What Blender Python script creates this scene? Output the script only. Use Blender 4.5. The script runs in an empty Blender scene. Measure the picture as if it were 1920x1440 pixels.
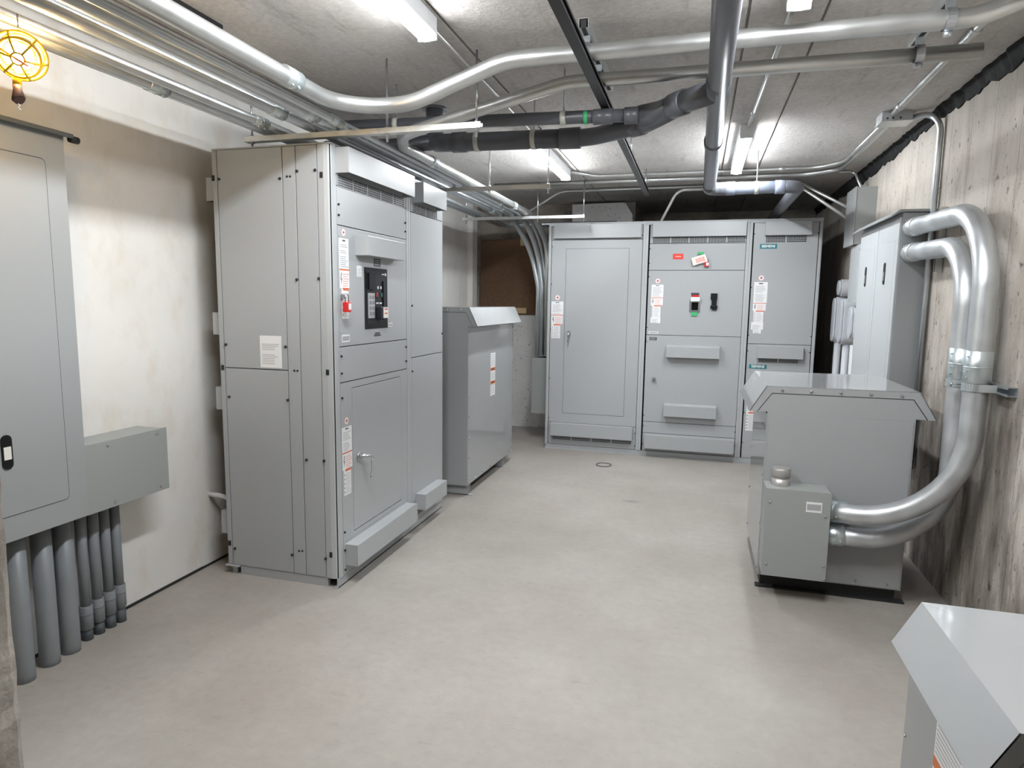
import bpy, bmesh, math, random
from mathutils import Vector as V, Matrix
random.seed(7)
PI = math.pi
COL = bpy.context.scene.collection
# ------------------------------------------------------------------ camera model (metres; X along the back wall, Y depth, Z up)
F = 1221.0
ROT = Matrix(((0.9617, 0.2737, 0.0135), (-0.0469, 0.116, 0.9921), (0.27, -0.9548, 0.1244)))
EYE = V((0, 0, 1.53))
def at(u, v, x=None, y=None, z=None):
    """point of a real plane (x=, y= or z=) that was measured at pixel u, v of the survey photograph"""
    r = ROT.transposed() @ V((u - 960, -(v - 720), -F))
    i, k = (0, x) if x is not None else (1, y) if y is not None else (2, z)
    t = (k - EYE[i]) / r[i]
    return EYE + r * t

# ------------------------------------------------------------------ materials
MATS = {}
def srgb(r, g, b):
    return tuple((c / 255 / 12.92) if c / 255 <= 0.04045 else ((c / 255 + 0.055) / 1.055) ** 2.4 for c in (r, g, b)) + (1,)
def mat(name, col, rough=0.5, metal=0.0, spec=0.5, bump=0.0, bscale=200.0, var=0.0, vscale=6.0, emit=None, estr=0.0, coat=0.0, stretch=None, rvar=0.0):
    m = bpy.data.materials.new(name); m.use_nodes = True
    nt = m.node_tree; b = nt.nodes['Principled BSDF']
    b.inputs['Base Color'].default_value = col; b.inputs['Roughness'].default_value = rough
    b.inputs['Metallic'].default_value = metal; b.inputs['Specular IOR Level'].default_value = spec
    b.inputs['Coat Weight'].default_value = coat
    if emit:
        b.inputs['Emission Color'].default_value = emit; b.inputs['Emission Strength'].default_value = estr
    if var or bump or rvar:
        tc = nt.nodes.new('ShaderNodeTexCoord'); mp = nt.nodes.new('ShaderNodeMapping')
        nt.links.new(tc.outputs['Object'], mp.inputs['Vector'])
        if stretch: mp.inputs['Scale'].default_value = stretch
    if var or rvar:
        n = nt.nodes.new('ShaderNodeTexNoise'); n.inputs['Scale'].default_value = vscale; n.inputs['Detail'].default_value = 6
        nt.links.new(mp.outputs['Vector'], n.inputs['Vector'])
    if var:
        mix = nt.nodes.new('ShaderNodeMixRGB'); mix.blend_type = 'MULTIPLY'; mix.inputs['Color1'].default_value = col
        cr = nt.nodes.new('ShaderNodeMapRange'); cr.inputs['From Min'].default_value = .3; cr.inputs['From Max'].default_value = .7
        cr.inputs['To Min'].default_value = 1 - var; cr.inputs['To Max'].default_value = 1 + var
        nt.links.new(n.outputs['Fac'], cr.inputs['Value']); mix.inputs['Fac'].default_value = 1
        nt.links.new(cr.outputs['Result'], mix.inputs['Color2']); nt.links.new(mix.outputs['Color'], b.inputs['Base Color'])
    if rvar:
        rr = nt.nodes.new('ShaderNodeMapRange'); rr.inputs['From Min'].default_value = .3; rr.inputs['From Max'].default_value = .7
        rr.inputs['To Min'].default_value = max(.02, rough - rvar); rr.inputs['To Max'].default_value = rough + rvar
        nt.links.new(n.outputs['Fac'], rr.inputs['Value']); nt.links.new(rr.outputs['Result'], b.inputs['Roughness'])
    if bump:
        n2 = nt.nodes.new('ShaderNodeTexNoise'); n2.inputs['Scale'].default_value = bscale; n2.inputs['Detail'].default_value = 3
        nt.links.new(mp.outputs['Vector'], n2.inputs['Vector'])
        bp = nt.nodes.new('ShaderNodeBump'); bp.inputs['Strength'].default_value = bump; bp.inputs['Distance'].default_value = .002
        nt.links.new(n2.outputs['Fac'], bp.inputs['Height']); nt.links.new(bp.outputs['Normal'], b.inputs['Normal'])
    MATS[name] = m
    return m
mat('gear_grey', (.385, .398, .408, 1), .34, spec=.5, bump=.04, bscale=900, var=.015, vscale=2)
mat('gear_light', (.42, .435, .445, 1), .4, spec=.5, bump=.05, bscale=900)
mat('trafo_grey', (.345, .353, .357, 1), .07, spec=.65, bump=.006, bscale=300, var=.02, vscale=3)
mat('trafo_end', (.345, .353, .357, 1), .4, spec=.45, bump=.05, bscale=900)
mat('box_grey', (.32, .335, .325, 1), .45, bump=.05, bscale=900)
mat('panel_grey', (.32, .335, .34, 1), .3, spec=.5, bump=.03, bscale=500)
mat('cabinet_pale', (.46, .48, .495, 1), .25, spec=.5, bump=.03, bscale=500)
mat('gap_black', (.004, .004, .005, 1), .9, spec=.1)
mat('base_black', (.02, .02, .021, 1), .6)
mat('screw_black', (.012, .012, .014, 1), .4)
mat('steel', (.62, .64, .66, 1), .25, 1.0, var=.1, vscale=60)
mat('galv', (.56, .59, .615, 1), .38, .9, var=.07, vscale=9, rvar=.05)
mat('galv_dull', (.60, .61, .60, 1), .36, .88, var=.07, vscale=8, rvar=.06)
mat('galv_big', (.58, .60, .615, 1), .42, .75, var=.10, vscale=9, rvar=.06, bump=.02, bscale=90)
mat('zinc', (.62, .68, .70, 1), .34, .8, var=.06, vscale=20)
mat('strut_pale', (.66, .67, .66, 1), .4, .55, var=.1, vscale=30)
mat('strut_black', (.009, .009, .010, 1), .38, 0, spec=.5)
mat('pvc_drain', (.098, .103, .118, 1), .34, spec=.5, var=.05, vscale=10)
mat('pvc_blue', (.24, .27, .34, 1), .35)
mat('pvc_riser', (.205, .22, .235, 1), .42, var=.06, vscale=12)
mat('pvc_buried', (.07, .08, .09, 1), .6, var=.3, vscale=40)
mat('pvc_pale', (.52, .54, .58, 1), .4)
mat('strap_cream', (.55, .55, .5, 1), .5, .2)
mat('white_sticker', (.80, .80, .80, 1), .45)
mat('cream_sticker', (.76, .74, .68, 1), .5)
mat('orange', (.72, .16, .06, 1), .5)
mat('trafo_orange', (.62, .17, .05, 1), .5)
mat('red_sign', (.75, .055, .03, 1), .4)
mat('red', (.60, .02, .02, 1), .3)
mat('dull_red', (.25, .02, .02, 1), .4)
mat('dull_green', (.01, .07, .06, 1), .4)
mat('panel_key', (.22, .23, .24, 1), .4)
mat('ink', (.05, .05, .06, 1), .6)
mat('ink_soft', (.38, .38, .40, 1), .6)
mat('pinkish', (.75, .36, .34, 1), .5)
mat('teal', (.0, .19, .215, 1), .4)
mat('green', (.05, .42, .16, 1), .45)
mat('black_plastic', (.006, .006, .007, 1), .4, spec=.3)
mat('dark_plastic', (.018, .019, .022, 1), .45, spec=.3)
mat('white_paint', (.72, .73, .74, 1), .4)
mat('wood', (.50, .37, .20, 1), .7, var=.12, vscale=14, stretch=(1, 1, 6))
mat('fibreboard', (.155, .088, .05, 1), .9, var=.12, vscale=30, bump=.3, bscale=150)
mat('yellow', (.85, .55, .02, 1), .35)
mat('brown_rubber', (.045, .018, .012, 1), .6)
mat('orange_cord', (.7, .18, .05, 1), .5)
mat('cast_fitting', (.50, .48, .465, 1), .38, .6)
mat('hood_shaded', (.085, .095, .10, 1), .4)  # drip hood paint darkened to imitate the conduits' shadow on it
mat('foam_black', (.010, .010, .011, 1), .9, bump=1, bscale=60)
mat('bulb', (1, .9, .7, 1), .3, emit=(1, .72, .36, 1), estr=70)
mat('diffuser', (1, 1, 1, 1), .4, emit=(.93, .97, 1, 1), estr=42)

def concrete(name, base, kind):
    m = bpy.data.materials.new(name); m.use_nodes = True; MATS[name] = m
    nt = m.node_tree; L = nt.links; b = nt.nodes['Principled BSDF']
    b.inputs['Roughness'].default_value = .85; b.inputs['Specular IOR Level'].default_value = .3
    geo = nt.nodes.new('ShaderNodeNewGeometry')
    def mapping(s):
        mp = nt.nodes.new('ShaderNodeMapping'); mp.inputs['Scale'].default_value = s
        L.new(geo.outputs['Position'], mp.inputs['Vector']); return mp.outputs['Vector']
    def noise(vec, sc, det=6, rough=.6):
        n = nt.nodes.new('ShaderNodeTexNoise'); n.inputs['Scale'].default_value = sc; n.inputs['Detail'].default_value = det
        n.inputs['Roughness'].default_value = rough; L.new(vec, n.inputs['Vector']); return n.outputs['Fac']
    def ramp(src, stops):
        r = nt.nodes.new('ShaderNodeValToRGB'); e = r.color_ramp.elements
        while len(e) < len(stops): e.new(.5)
        for i, (p, c) in enumerate(stops):
            e[i].position = p; e[i].color = c if len(c) == 4 else (*c, 1)
        L.new(src, r.inputs['Fac']); return r.outputs['Color']
    def mixc(kind_, fac, a, c):
        mx = nt.nodes.new('ShaderNodeMixRGB'); mx.blend_type = kind_
        for i, s in ((0, fac), (1, a), (2, c)):
            if hasattr(s, 'links') or hasattr(s, 'is_linked'): L.new(s, mx.inputs[i])
            else: mx.inputs[i].default_value = s
        return mx.outputs[0]
    def g(k): return (k, k, k, 1)
    bumpsrc = None; bs = .3
    if kind == 'floor':
        c = ramp(noise(mapping((1, 1, 1)), 1.1, 8, .62), [(.28, (.28, .252, .227)), (.5, (.33, .303, .276)), (.72, (.385, .363, .338))])
        c = mixc('MULTIPLY', 1, c, ramp(noise(mapping((1, 1, 1)), 22, 5), [(.3, g(.94)), (.7, g(1.04))]))
        c = mixc('MULTIPLY', 1, c, ramp(noise(mapping((1, 2.5, 1)), 9, 10, .75), [(.32, g(.84)), (.42, g(1))]))
        c = mixc('MULTIPLY', 1, c, ramp(noise(mapping((.6, 5, 1)), 6, 12, .8), [(.60, g(1)), (.70, g(1.09))]))
        c = mixc('MULTIPLY', 1, c, ramp(noise(mapping((1, 1, 1)), .7, 4, .6), [(.35, (1.0, .985, .975, 1)), (.65, (.98, 1.0, .985, 1))]))
        vs_ = nt.nodes.new('ShaderNodeVectorMath'); vs_.operation = 'SUBTRACT'; L.new(geo.outputs['Position'], vs_.inputs[0]); vs_.inputs[1].default_value = (-.43, 5.0, 0)
        vm_ = nt.nodes.new('ShaderNodeVectorMath'); vm_.operation = 'MULTIPLY'; L.new(vs_.outputs[0], vm_.inputs[0]); vm_.inputs[1].default_value = (1, 1.6, 0)
        vl_ = nt.nodes.new('ShaderNodeVectorMath'); vl_.operation = 'LENGTH'; L.new(vm_.outputs[0], vl_.inputs[0])
        c = mixc('MULTIPLY', 1, c, ramp(vl_.outputs['Value'], [(.03, g(.72)), (.085, g(1))]))
        c = mixc('MULTIPLY', 1, c, ramp(noise(mapping((1, 1, 1)), 75, 2), [(.22, g(.6)), (.27, g(1))]))
        b.inputs['Roughness'].default_value = .5; b.inputs['Specular IOR Level'].default_value = .4
        bumpsrc = noise(mapping((1, 1, 1)), 60, 6); bs = .12
    elif kind == 'ceiling':
        c = ramp(noise(mapping((1, .8, 1)), 1.6, 9, .62), [(.28, (.42, .392, .365)), (.5, (.55, .523, .497)), (.75, (.62, .60, .58))])
        c = mixc('MULTIPLY', 1, c, ramp(noise(mapping((1, 1, 1)), 35, 8, .7), [(.3, g(.82)), (.65, g(1.06))]))
        c = mixc('MULTIPLY', 1, c, ramp(noise(mapping((6, .8, 1)), 2.2, 8, .7), [(.34, g(.78)), (.44, g(1))]))
        bumpsrc = noise(mapping((1, 1, 1)), 45, 8); bs = .5
    elif kind == 'wall_painted':
        c = ramp(noise(mapping((1, 1, 1)), .9, 6), [(.3, (.74, .715, .68)), (.6, (.80, .785, .76)), (.8, (.82, .81, .79))])
        c = mixc('MULTIPLY', 1, c, ramp(noise(mapping((1, 1, .6)), 7, 8), [(.3, (.93, .90, .85, 1)), (.5, g(1))]))
        c = mixc('MULTIPLY', 1, c, ramp(noise(mapping((1, 4, .5)), 2.2, 8), [(.22, (.92, .86, .76, 1)), (.30, g(1))]))
        b.inputs['Roughness'].default_value = .55
        bumpsrc = noise(mapping((1, 1, 1)), 25, 6); bs = .15
    elif kind == 'wall_cast':
        n1 = noise(mapping((1, 1.5, .55)), 2.6, 12, .72)
        c = ramp(n1, [(.33, (.31, .275, .24)), (.43, (.44, .395, .348)), (.54, (.51, .465, .415)), (.64, (.55, .51, .46))])
        # lower part of the wall is greyer and more stained
        sep = nt.nodes.new('ShaderNodeSeparateXYZ'); L.new(geo.outputs['Position'], sep.inputs[0])
        zz = nt.nodes.new('ShaderNodeMath'); zz.operation = 'MULTIPLY_ADD'; L.new(noise(mapping((1, 1.6, .5)), 2.0, 10, .7), zz.inputs[0]); zz.inputs[1].default_value = 1.6; L.new(sep.outputs['Z'], zz.inputs[2])
        mr = nt.nodes.new('ShaderNodeMapRange'); L.new(zz.outputs[0], mr.inputs['Value'])
        mr.inputs['From Min'].default_value = 1.75; mr.inputs['From Max'].default_value = 2.35
        low = ramp(noise(mapping((1, 1.9, .5)), 2.3, 12, .66), [(.38, (.13, .11, .095)), (.46, (.24, .21, .185)), (.54, (.33, .295, .265)), (.565, (.43, .39, .35)), (.65, (.56, .52, .465))])
        c = mixc('MIX', mr.outputs['Result'], low, c)
        # board joints
        wv = nt.nodes.new('ShaderNodeTexBrick'); wv.offset = 0
        mp = nt.nodes.new('ShaderNodeMapping'); cmb = nt.nodes.new('ShaderNodeCombineXYZ')
        ad = nt.nodes.new('ShaderNodeMath'); ad.operation = 'MULTIPLY_ADD'; L.new(noise(mapping((1, 1, 1)), 3, 3), ad.inputs[0]); ad.inputs[1].default_value = .05
        L.new(sep.outputs['Y'], ad.inputs[2]); L.new(ad.outputs[0], cmb.inputs[0]); cmb.inputs[1].default_value = 10; L.new(cmb.outputs[0], wv.inputs['Vector'])
        wv.inputs['Scale'].default_value = 1; wv.inputs['Brick Width'].default_value = .29; wv.inputs['Row Height'].default_value = 20
        wv.inputs['Mortar Size'].default_value = .004; wv.inputs['Mortar Smooth'].default_value = .5
        wv.inputs['Color1'].default_value = g(1); wv.inputs['Color2'].default_value = g(.94); wv.inputs['Mortar'].default_value = g(.6)
        c = mixc('MULTIPLY', 1, c, wv.outputs['Color'])
        c = mixc('MULTIPLY', 1, c, ramp(noise(mapping((1, 1, .55)), 26, 5), [(.315, g(.35)), (.355, g(1))]))
        c = mixc('MULTIPLY', 1, c, ramp(noise(mapping((1, 1, .6)), 70, 3), [(.30, g(.45)), (.35, g(1))]))
        c = mixc('MULTIPLY', 1, c, ramp(noise(mapping((1, 3.5, .25)), 3.5, 6, .7), [(.30, g(.82)), (.42, g(1))]))
        bumpsrc = n1; bs = .5
    elif kind == 'rough':
        c = ramp(noise(mapping((1, 1, 1)), 3, 10, .7), [(.3, (.16, .14, .12)), (.5, (.30, .27, .235)), (.75, (.42, .385, .34))])
        bumpsrc = noise(mapping((1, 1, 1)), 12, 8); bs = 1
    elif kind == 'pitted':
        c = ramp(noise(mapping((1, 1, 1)), 2, 8), [(.3, (.60, .59, .58)), (.7, (.72, .71, .70))])
        c = mixc('MULTIPLY', 1, c, ramp(noise(mapping((1, 1, 1)), 38, 3), [(.31, g(.22)), (.35, g(1))]))
        bumpsrc = noise(mapping((1, 1, 1)), 38, 3); bs = .6
    L.new(c, b.inputs['Base Color'])
    bp = nt.nodes.new('ShaderNodeBump'); bp.inputs['Strength'].default_value = bs; bp.inputs['Distance'].default_value = .01
    L.new(bumpsrc, bp.inputs['Height']); L.new(bp.outputs['Normal'], b.inputs['Normal'])
    return m
for nme, kd in (('floor', 'floor'), ('ceiling', 'ceiling'), ('wall_painted', 'wall_painted'), ('wall_cast', 'wall_cast'), ('rough', 'rough'), ('pitted', 'pitted')):
    concrete('concrete_' + nme, None, kd)

# ------------------------------------------------------------------ mesh builder
class Fr:
    """local frame on a surface: a along U, b along W (up), c outwards"""
    def __init__(s, o, u, w, n): s.o, s.u, s.w, s.n = V(o), V(u), V(w), V(n)
    def p(s, a, b, c=0): return s.o + s.u * a + s.w * b + s.n * c
def FY(y): return Fr((0, y, 0), (1, 0, 0), (0, 0, 1), (0, -1, 0))       # faces -Y: a = x, b = z
def FX(x): return Fr((x, 0, 0), (0, 1, 0), (0, 0, 1), (1, 0, 0))        # faces +X: a = y, b = z
def FXn(x): return Fr((x, 0, 0), (0, 1, 0), (0, 0, 1), (-1, 0, 0))      # faces -X: a = y, b = z
WORLD = {}
class MB:
    def __init__(s): s.bm = bmesh.new(); s.mi = []
    def m(s, name):
        if name not in s.mi: s.mi.append(name)
        return s.mi.index(name)
    def faces(s, vs, fs, mt=None, smooth=False):
        bv = [s.bm.verts.new(v) for v in vs]; k = s.m(mt) if mt else 0
        for f in fs:
            try: fc = s.bm.faces.new([bv[i] for i in f])
            except ValueError: continue
            fc.material_index = k; fc.smooth = smooth
        return s
    def box(s, x0, x1, y0, y1, z0, z1, mt=None):
        vs = [(x, y, z) for x in (x0, x1) for y in (y0, y1) for z in (z0, z1)]
        return s.faces(vs, [(0, 1, 3, 2), (4, 6, 7, 5), (0, 4, 5, 1), (2, 3, 7, 6), (0, 2, 6, 4), (1, 5, 7, 3)], mt)
    def fbox(s, fr, a0, a1, b0, b1, c0, c1, mt=None):
        vs = [fr.p(a, b, c) for a in (a0, a1) for b in (b0, b1) for c in (c0, c1)]
        return s.faces(vs, [(0, 1, 3, 2), (4, 6, 7, 5), (0, 4, 5, 1), (2, 3, 7, 6), (0, 2, 6, 4), (1, 5, 7, 3)], mt)
    def frect(s, fr, a0, a1, b0, b1, c, mt=None):
        return s.faces([fr.p(a0, b0, c), fr.p(a1, b0, c), fr.p(a1, b1, c), fr.p(a0, b1, c)], [(0, 1, 2, 3)], mt)
    def prism(s, pts, d, mt=None):
        """polygon pts (3D) extruded by vector d"""
        n = len(pts); vs = [V(p) for p in pts] + [V(p) + V(d) for p in pts]
        fs = [tuple(range(n)), tuple(range(2 * n - 1, n - 1, -1))] + [(i, (i + 1) % n, n + (i + 1) % n, n + i) for i in range(n)]
        return s.faces(vs, fs, mt)
    def tube(s, path, r, n=20, mt=None, caps=True):
        P = [V(p) for p in path]; k = s.m(mt) if mt else 0
        rs = r if isinstance(r, (list, tuple)) else [r] * len(P)
        t0 = (P[1] - P[0]).normalized(); up = V((0, 0, 1)) if abs(t0.z) < .9 else V((1, 0, 0))
        a = t0.cross(up).normalized(); rings = []
        for i, p in enumerate(P):
            t = ((P[i + 1] - p).normalized() if i < len(P) - 1 else V((0, 0, 0))) + ((p - P[i - 1]).normalized() if i else V((0, 0, 0)))
            t.normalize(); a = (a - t * a.dot(t)).normalized(); b = t.cross(a)
            rings.append([s.bm.verts.new(p + (a * math.cos(2 * PI * j / n) + b * math.sin(2 * PI * j / n)) * rs[i]) for j in range(n)])
        for i in range(len(P) - 1):
            for j in range(n):
                f = s.bm.faces.new((rings[i][j], rings[i][(j + 1) % n], rings[i + 1][(j + 1) % n], rings[i + 1][j])); f.smooth = True; f.material_index = k
        if caps:
            for ring in (rings[0], rings[-1]):
                f = s.bm.faces.new(ring); f.material_index = k
        return s
    def cyl(s, p0, p1, r, n=20, mt=None): return s.tube([p0, p1], r, n, mt)
    def ball(s, c, r, mt=None, n=16, sc=(1, 1, 1)):
        c = V(c); vs = []; fs = []; h = n // 2
        for i in range(h + 1):
            th = PI * i / h
            for j in range(n):
                ph = 2 * PI * j / n
                vs.append(c + V((math.sin(th) * math.cos(ph) * sc[0], math.sin(th) * math.sin(ph) * sc[1], math.cos(th) * sc[2])) * r)
        for i in range(h):
            for j in range(n): fs.append((i * n + j, i * n + (j + 1) % n, (i + 1) * n + (j + 1) % n, (i + 1) * n + j))
        s.faces(vs, fs, mt, True); return s
    def torus(s, c, axis, R, r, n=28, m=8, mt=None, arc=2 * PI):
        c = V(c); ax = V(axis).normalized(); u = ax.orthogonal().normalized(); w = ax.cross(u)
        return s.tube([c + (u * math.cos(arc * i / n) + w * math.sin(arc * i / n)) * R for i in range(n + 1)], r, m, mt)
    def build(s, name, mt, parent=None, bevel=0, kind=None):
        bmesh.ops.remove_doubles(s.bm, verts=s.bm.verts, dist=1e-6)
        bmesh.ops.recalc_face_normals(s.bm, faces=s.bm.faces)
        co = [v.co for v in s.bm.verts]
        lo = V([min(c[i] for c in co) for i in range(3)]); hi = V([max(c[i] for c in co) for i in range(3)])
        org = V(((lo.x + hi.x) / 2, (lo.y + hi.y) / 2, lo.z))
        for v in s.bm.verts: v.co -= org
        me = bpy.data.meshes.new(name); s.bm.to_mesh(me); s.bm.free()
        names = s.mi if s.mi else [mt]
        for nn in names: me.materials.append(MATS[nn])
        o = bpy.data.objects.new(name, me); COL.objects.link(o)
        WORLD[o.name] = org
        if parent:
            o.parent = parent; o.location = org - WORLD[parent.name]
        else: o.location = org
        if bevel:
            md = o.modifiers.new('edge', 'BEVEL'); md.width = bevel; md.segments = 2; md.limit_method = 'ANGLE'; md.angle_limit = math.radians(40)
            md.harden_normals = False
        if kind: o['kind'] = kind
        return o
def tag(o, label, cat, group=None):
    o['label'] = label; o['category'] = cat
    if group: o['group'] = group
    return o
def thing(name, loc, label, cat, group=None):
    o = bpy.data.objects.new(name, None); o.empty_display_size = .1; COL.objects.link(o)
    o.location = loc; WORLD[o.name] = V(loc); return tag(o, label, cat, group)
def fillet(pts, rad, n=12):
    P = [V(p) for p in pts]; out = [P[0]]
    for i in range(1, len(P) - 1):
        r = rad[i - 1] if isinstance(rad, (list, tuple)) else rad
        a = (P[i - 1] - P[i]); b = (P[i + 1] - P[i]); la, lb = a.length, b.length; a.normalize(); b.normalize()
        ang = a.angle(b)
        if ang > PI - .01: out.append(P[i]); continue
        d = min(r / math.tan(ang / 2), la * .98, lb * .98); rr = d * math.tan(ang / 2)
        c = P[i] + (a + b).normalized() * (rr / math.sin(ang / 2))
        s0 = P[i] + a * d - c; s1 = P[i] + b * d - c; tot = s0.angle(s1)
        for k in range(n + 1):
            t = k / n; out.append(c + (s0 * math.sin((1 - t) * tot) + s1 * math.sin(t * tot)) / math.sin(tot))
    out.append(P[-1]); return out
SCREW = {}
def screw(parent, p, n, r=.006, h=.006, mt='screw_black', name='screw'):
    """one small dome screw; all of a size share a mesh"""
    n = V(n); key = (mt, r, h, tuple(round(c) for c in n), name)
    if key not in SCREW:
        b = MB(); b.tube([V((0, 0, 0)), n * h * .6, n * h], [r, r, r * .55], 10, mt)
        me_o = b.build(name, mt, None); SCREW[key] = me_o.data; off = WORLD[me_o.name].copy(); bpy.data.objects.remove(me_o)
        SCREW[key] = (SCREW[key], off)
    me, off = SCREW[key]
    o = bpy.data.objects.new(name, me); COL.objects.link(o); o.parent = parent; o.location = V(p) + off - WORLD[parent.name]
    WORLD[o.name] = V(p) + off
    return o
def panel(parent, fr, a0, a1, b0, b1, t=.008, mt='gear_grey', name='cover_panel', c0=0):
    g = .0022
    return MB().fbox(fr, a0 + g, a1 - g, b0 + g, b1 - g, c0 - .004, c0 + t, mt).build(name, mt, parent, .0015)
def hood(parent, fr, a0, a1, b0, b1, d, mt='gear_grey', name='vent_hood', slope=0, c0=.006, taper=0):
    """sheet-metal hood: closed top, front and ends, open underneath"""
    t = .0025; m = MB()
    m.fbox(fr, a0, a1, b0, b1, c0 + d - t, c0 + d)                        # front
    m.fbox(fr, a0, a0 + t, b0, b1, c0, c0 + d - t); m.fbox(fr, a1 - t, a1, b0, b1, c0, c0 + d - t)
    m.fbox(fr, a0 + t, a1 - t, b1 - t, b1, c0, c0 + d - t)
    if slope:
        m2 = MB(); k = [fr.p(a0, b1, c0), fr.p(a0, b1 - slope, c0 + d), fr.p(a0, b0, c0 + d), fr.p(a0, b0, c0)]
        m2.prism(k, fr.u * (a1 - a0)); return m2.build(name, mt, parent, .002)
    return m.build(name, mt, parent, .0012)
def grille(parent, fr, a0, a1, b0, b1, groups, nx, nz, mt='gear_grey', c=.008):
    """punched louvre: solid plate with square holes, dark interior behind"""
    m = MB(); gw = (a1 - a0) / groups; rim = gw * .045
    m.frect(fr, a0, a1, b0, b1, c - .0010, 'gap_black')
    for g_ in range(groups):
        x0 = a0 + g_ * gw; x1 = x0 + gw; px = (gw - 2 * rim) / nx; pz = (b1 - b0) / (nz + .3)
        m.fbox(fr, x0, x0 + rim, b0, b1, c - .0009, c + .0012, mt); m.fbox(fr, x1 - rim, x1, b0, b1, c - .0009, c + .0012, mt)
        for i in range(nx + 1):
            xx = x0 + rim + i * px; w = px * .14
            m.fbox(fr, max(xx - w, x0), min(xx + w, x1), b0, b1, c - .0009, c + .0012, mt)
        for j in range(nz + 1):
            zz = b0 + (j + .15) * pz; w = pz * .14
            m.fbox(fr, x0, x1, max(zz - w, b0), min(zz + w, b1), c - .0009, c + .0011, mt)
    return m.build('vent_grille', mt, parent)
def sticker(parent, fr, a0, a1, b0, b1, c, kind='text', name='warning_label', base='white_sticker'):
    """printed sticker; print is laid on it as thin flat marks"""
    m = MB(); m.fbox(fr, a0, a1, b0, b1, c - .001, c + .0006, base)
    w, h = a1 - a0, b1 - b0; q = c + .0010
    def r(x0, x1, y0, y1, mt): m.frect(fr, a0 + x0 * w, a0 + x1 * w, b0 + y0 * h, b0 + y1 * h, q, mt)
    rnd = random.Random(int(abs(a0) * 1000 + abs(b0) * 777))
    if kind in ('text', 'plain'):
        if kind == 'text': r(.35, .65, .90, .95, 'ink')
        n = max(3, int(h / .012))
        for i in range(n):
            y = .06 + .78 * i / n
            if rnd.random() < .85: r(.1, rnd.uniform(.6, .92), y, y + .25 / n, 'ink_soft')
    elif kind == 'shock':
        r(0, 1, .93, 1, 'orange'); r(0.25, 1, 0, .04, 'orange')
        m.faces([fr.p(a0 + x * w, b0 + y * h, q) for x, y in ((.16, .82), (.22, .82), (.15, .5), (.24, .52), (.13, .14), (.15, .42), (.07, .42))], [(0, 1, 2, 6), (2, 3, 5), (3, 4, 5)], 'ink')
        for i in range(6): r(.32, rnd.uniform(.75, .95), .12 + i * .12, .16 + i * .12, 'pinkish')
    elif kind == 'list':
        r(.2, 1, .94, 1, 'orange')
        for i in range(5): r(.07, .16, .1 + i * .17, .16 + i * .17, 'ink')
        for i in range(11): r(.26, rnd.uniform(.7, .94), .08 + i * .075, .10 + i * .075, 'ink_soft')
    elif kind == 'badge':
        r(.06, .94, .2, .8, 'ink_soft')
    elif kind == 'dark':
        for i in range(3): r(.1, .85, .15 + i * .28, .27 + i * .28, 'ink_soft')
    return m.build(name, base, parent)
def disc(parent, fr, a, b, c, r, name='round_sticker'):
    m = MB()
    def d(rr, cc, mt, n=20):
        m.faces([fr.p(a + math.cos(2 * PI * i / n) * rr, b + math.sin(2 * PI * i / n) * rr, cc) for i in range(n)], [tuple(range(n))], mt)
    d(r, c + .0006, 'pinkish'); d(r * .9, c + .0009, 'white_sticker')
    for k in (0, 1): m.frect(fr, a - r * (.5 if k else .14), a + r * (.5 if k else .14), b - r * (.14 if k else .5), b + r * (.14 if k else .5), c + .0012, 'red')
    return m.build(name, 'white_sticker', parent)
def letters(parent, txt, fr, a, b, c, size, mt, name='lettering', bold=.012, align='CENTER'):
    cu = bpy.data.curves.new(name, 'FONT'); cu.body = txt; cu.size = size; cu.align_x = align; cu.align_y = 'CENTER'; cu.offset = bold * size
    tmp = bpy.data.objects.new('tmp', cu); COL.objects.link(tmp); dg = bpy.context.evaluated_depsgraph_get(); dg.update()
    me = bpy.data.meshes.new_from_object(tmp.evaluated_get(dg)); bpy.data.objects.remove(tmp)
    m = MB(); vs = [fr.p(a + v.co.x, b + v.co.y, c) for v in me.vertices]
    m.faces(vs, [tuple(p.vertices) for p in me.polygons], mt)
    return m.build(name, mt, parent)
def coupling(parent, p, axis, r, L=.10, mt='galv', screws=2, side=(0, 0, -1), name='coupling'):
    p = V(p); ax = V(axis).normalized(); m = MB()
    m.tube([p - ax * L / 2, p - ax * (L / 2 - .002), p + ax * (L / 2 - .002), p + ax * L / 2], [r + .002, r + .005, r + .005, r + .002], 24, mt)
    m.tube([p - ax * .002, p + ax * .002], r + .0065, 24, mt)
    sd = V(side).normalized()
    for i in range(screws * 2):
        q = p + ax * ((i + .5) / (screws * 2) - .5) * L * .85
        m.cyl(q + sd * r, q + sd * (r + .014), .004, 8, mt)
    return m.build(name, mt, parent)

# ------------------------------------------------------------------ the setting
ZC = 2.69
XL, XR = -2.65, 1.32
def struct(name, m, mt): return m.build(name, mt, None, 0, 'structure')
m = MB(); m.faces([(-3.2, -2.6, 0), (2.4, -2.6, 0), (2.4, 9.2, 0), (-3.2, 9.2, 0), (-3.2, -2.6, -.1), (2.4, -2.6, -.1), (2.4, 9.2, -.1), (-3.2, 9.2, -.1)], [(0, 1, 2, 3), (4, 5, 6, 7), (0, 1, 5, 4), (2, 3, 7, 6), (0, 3, 7, 4), (1, 2, 6, 5)])
struct('floor', m, 'concrete_floor')
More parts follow.
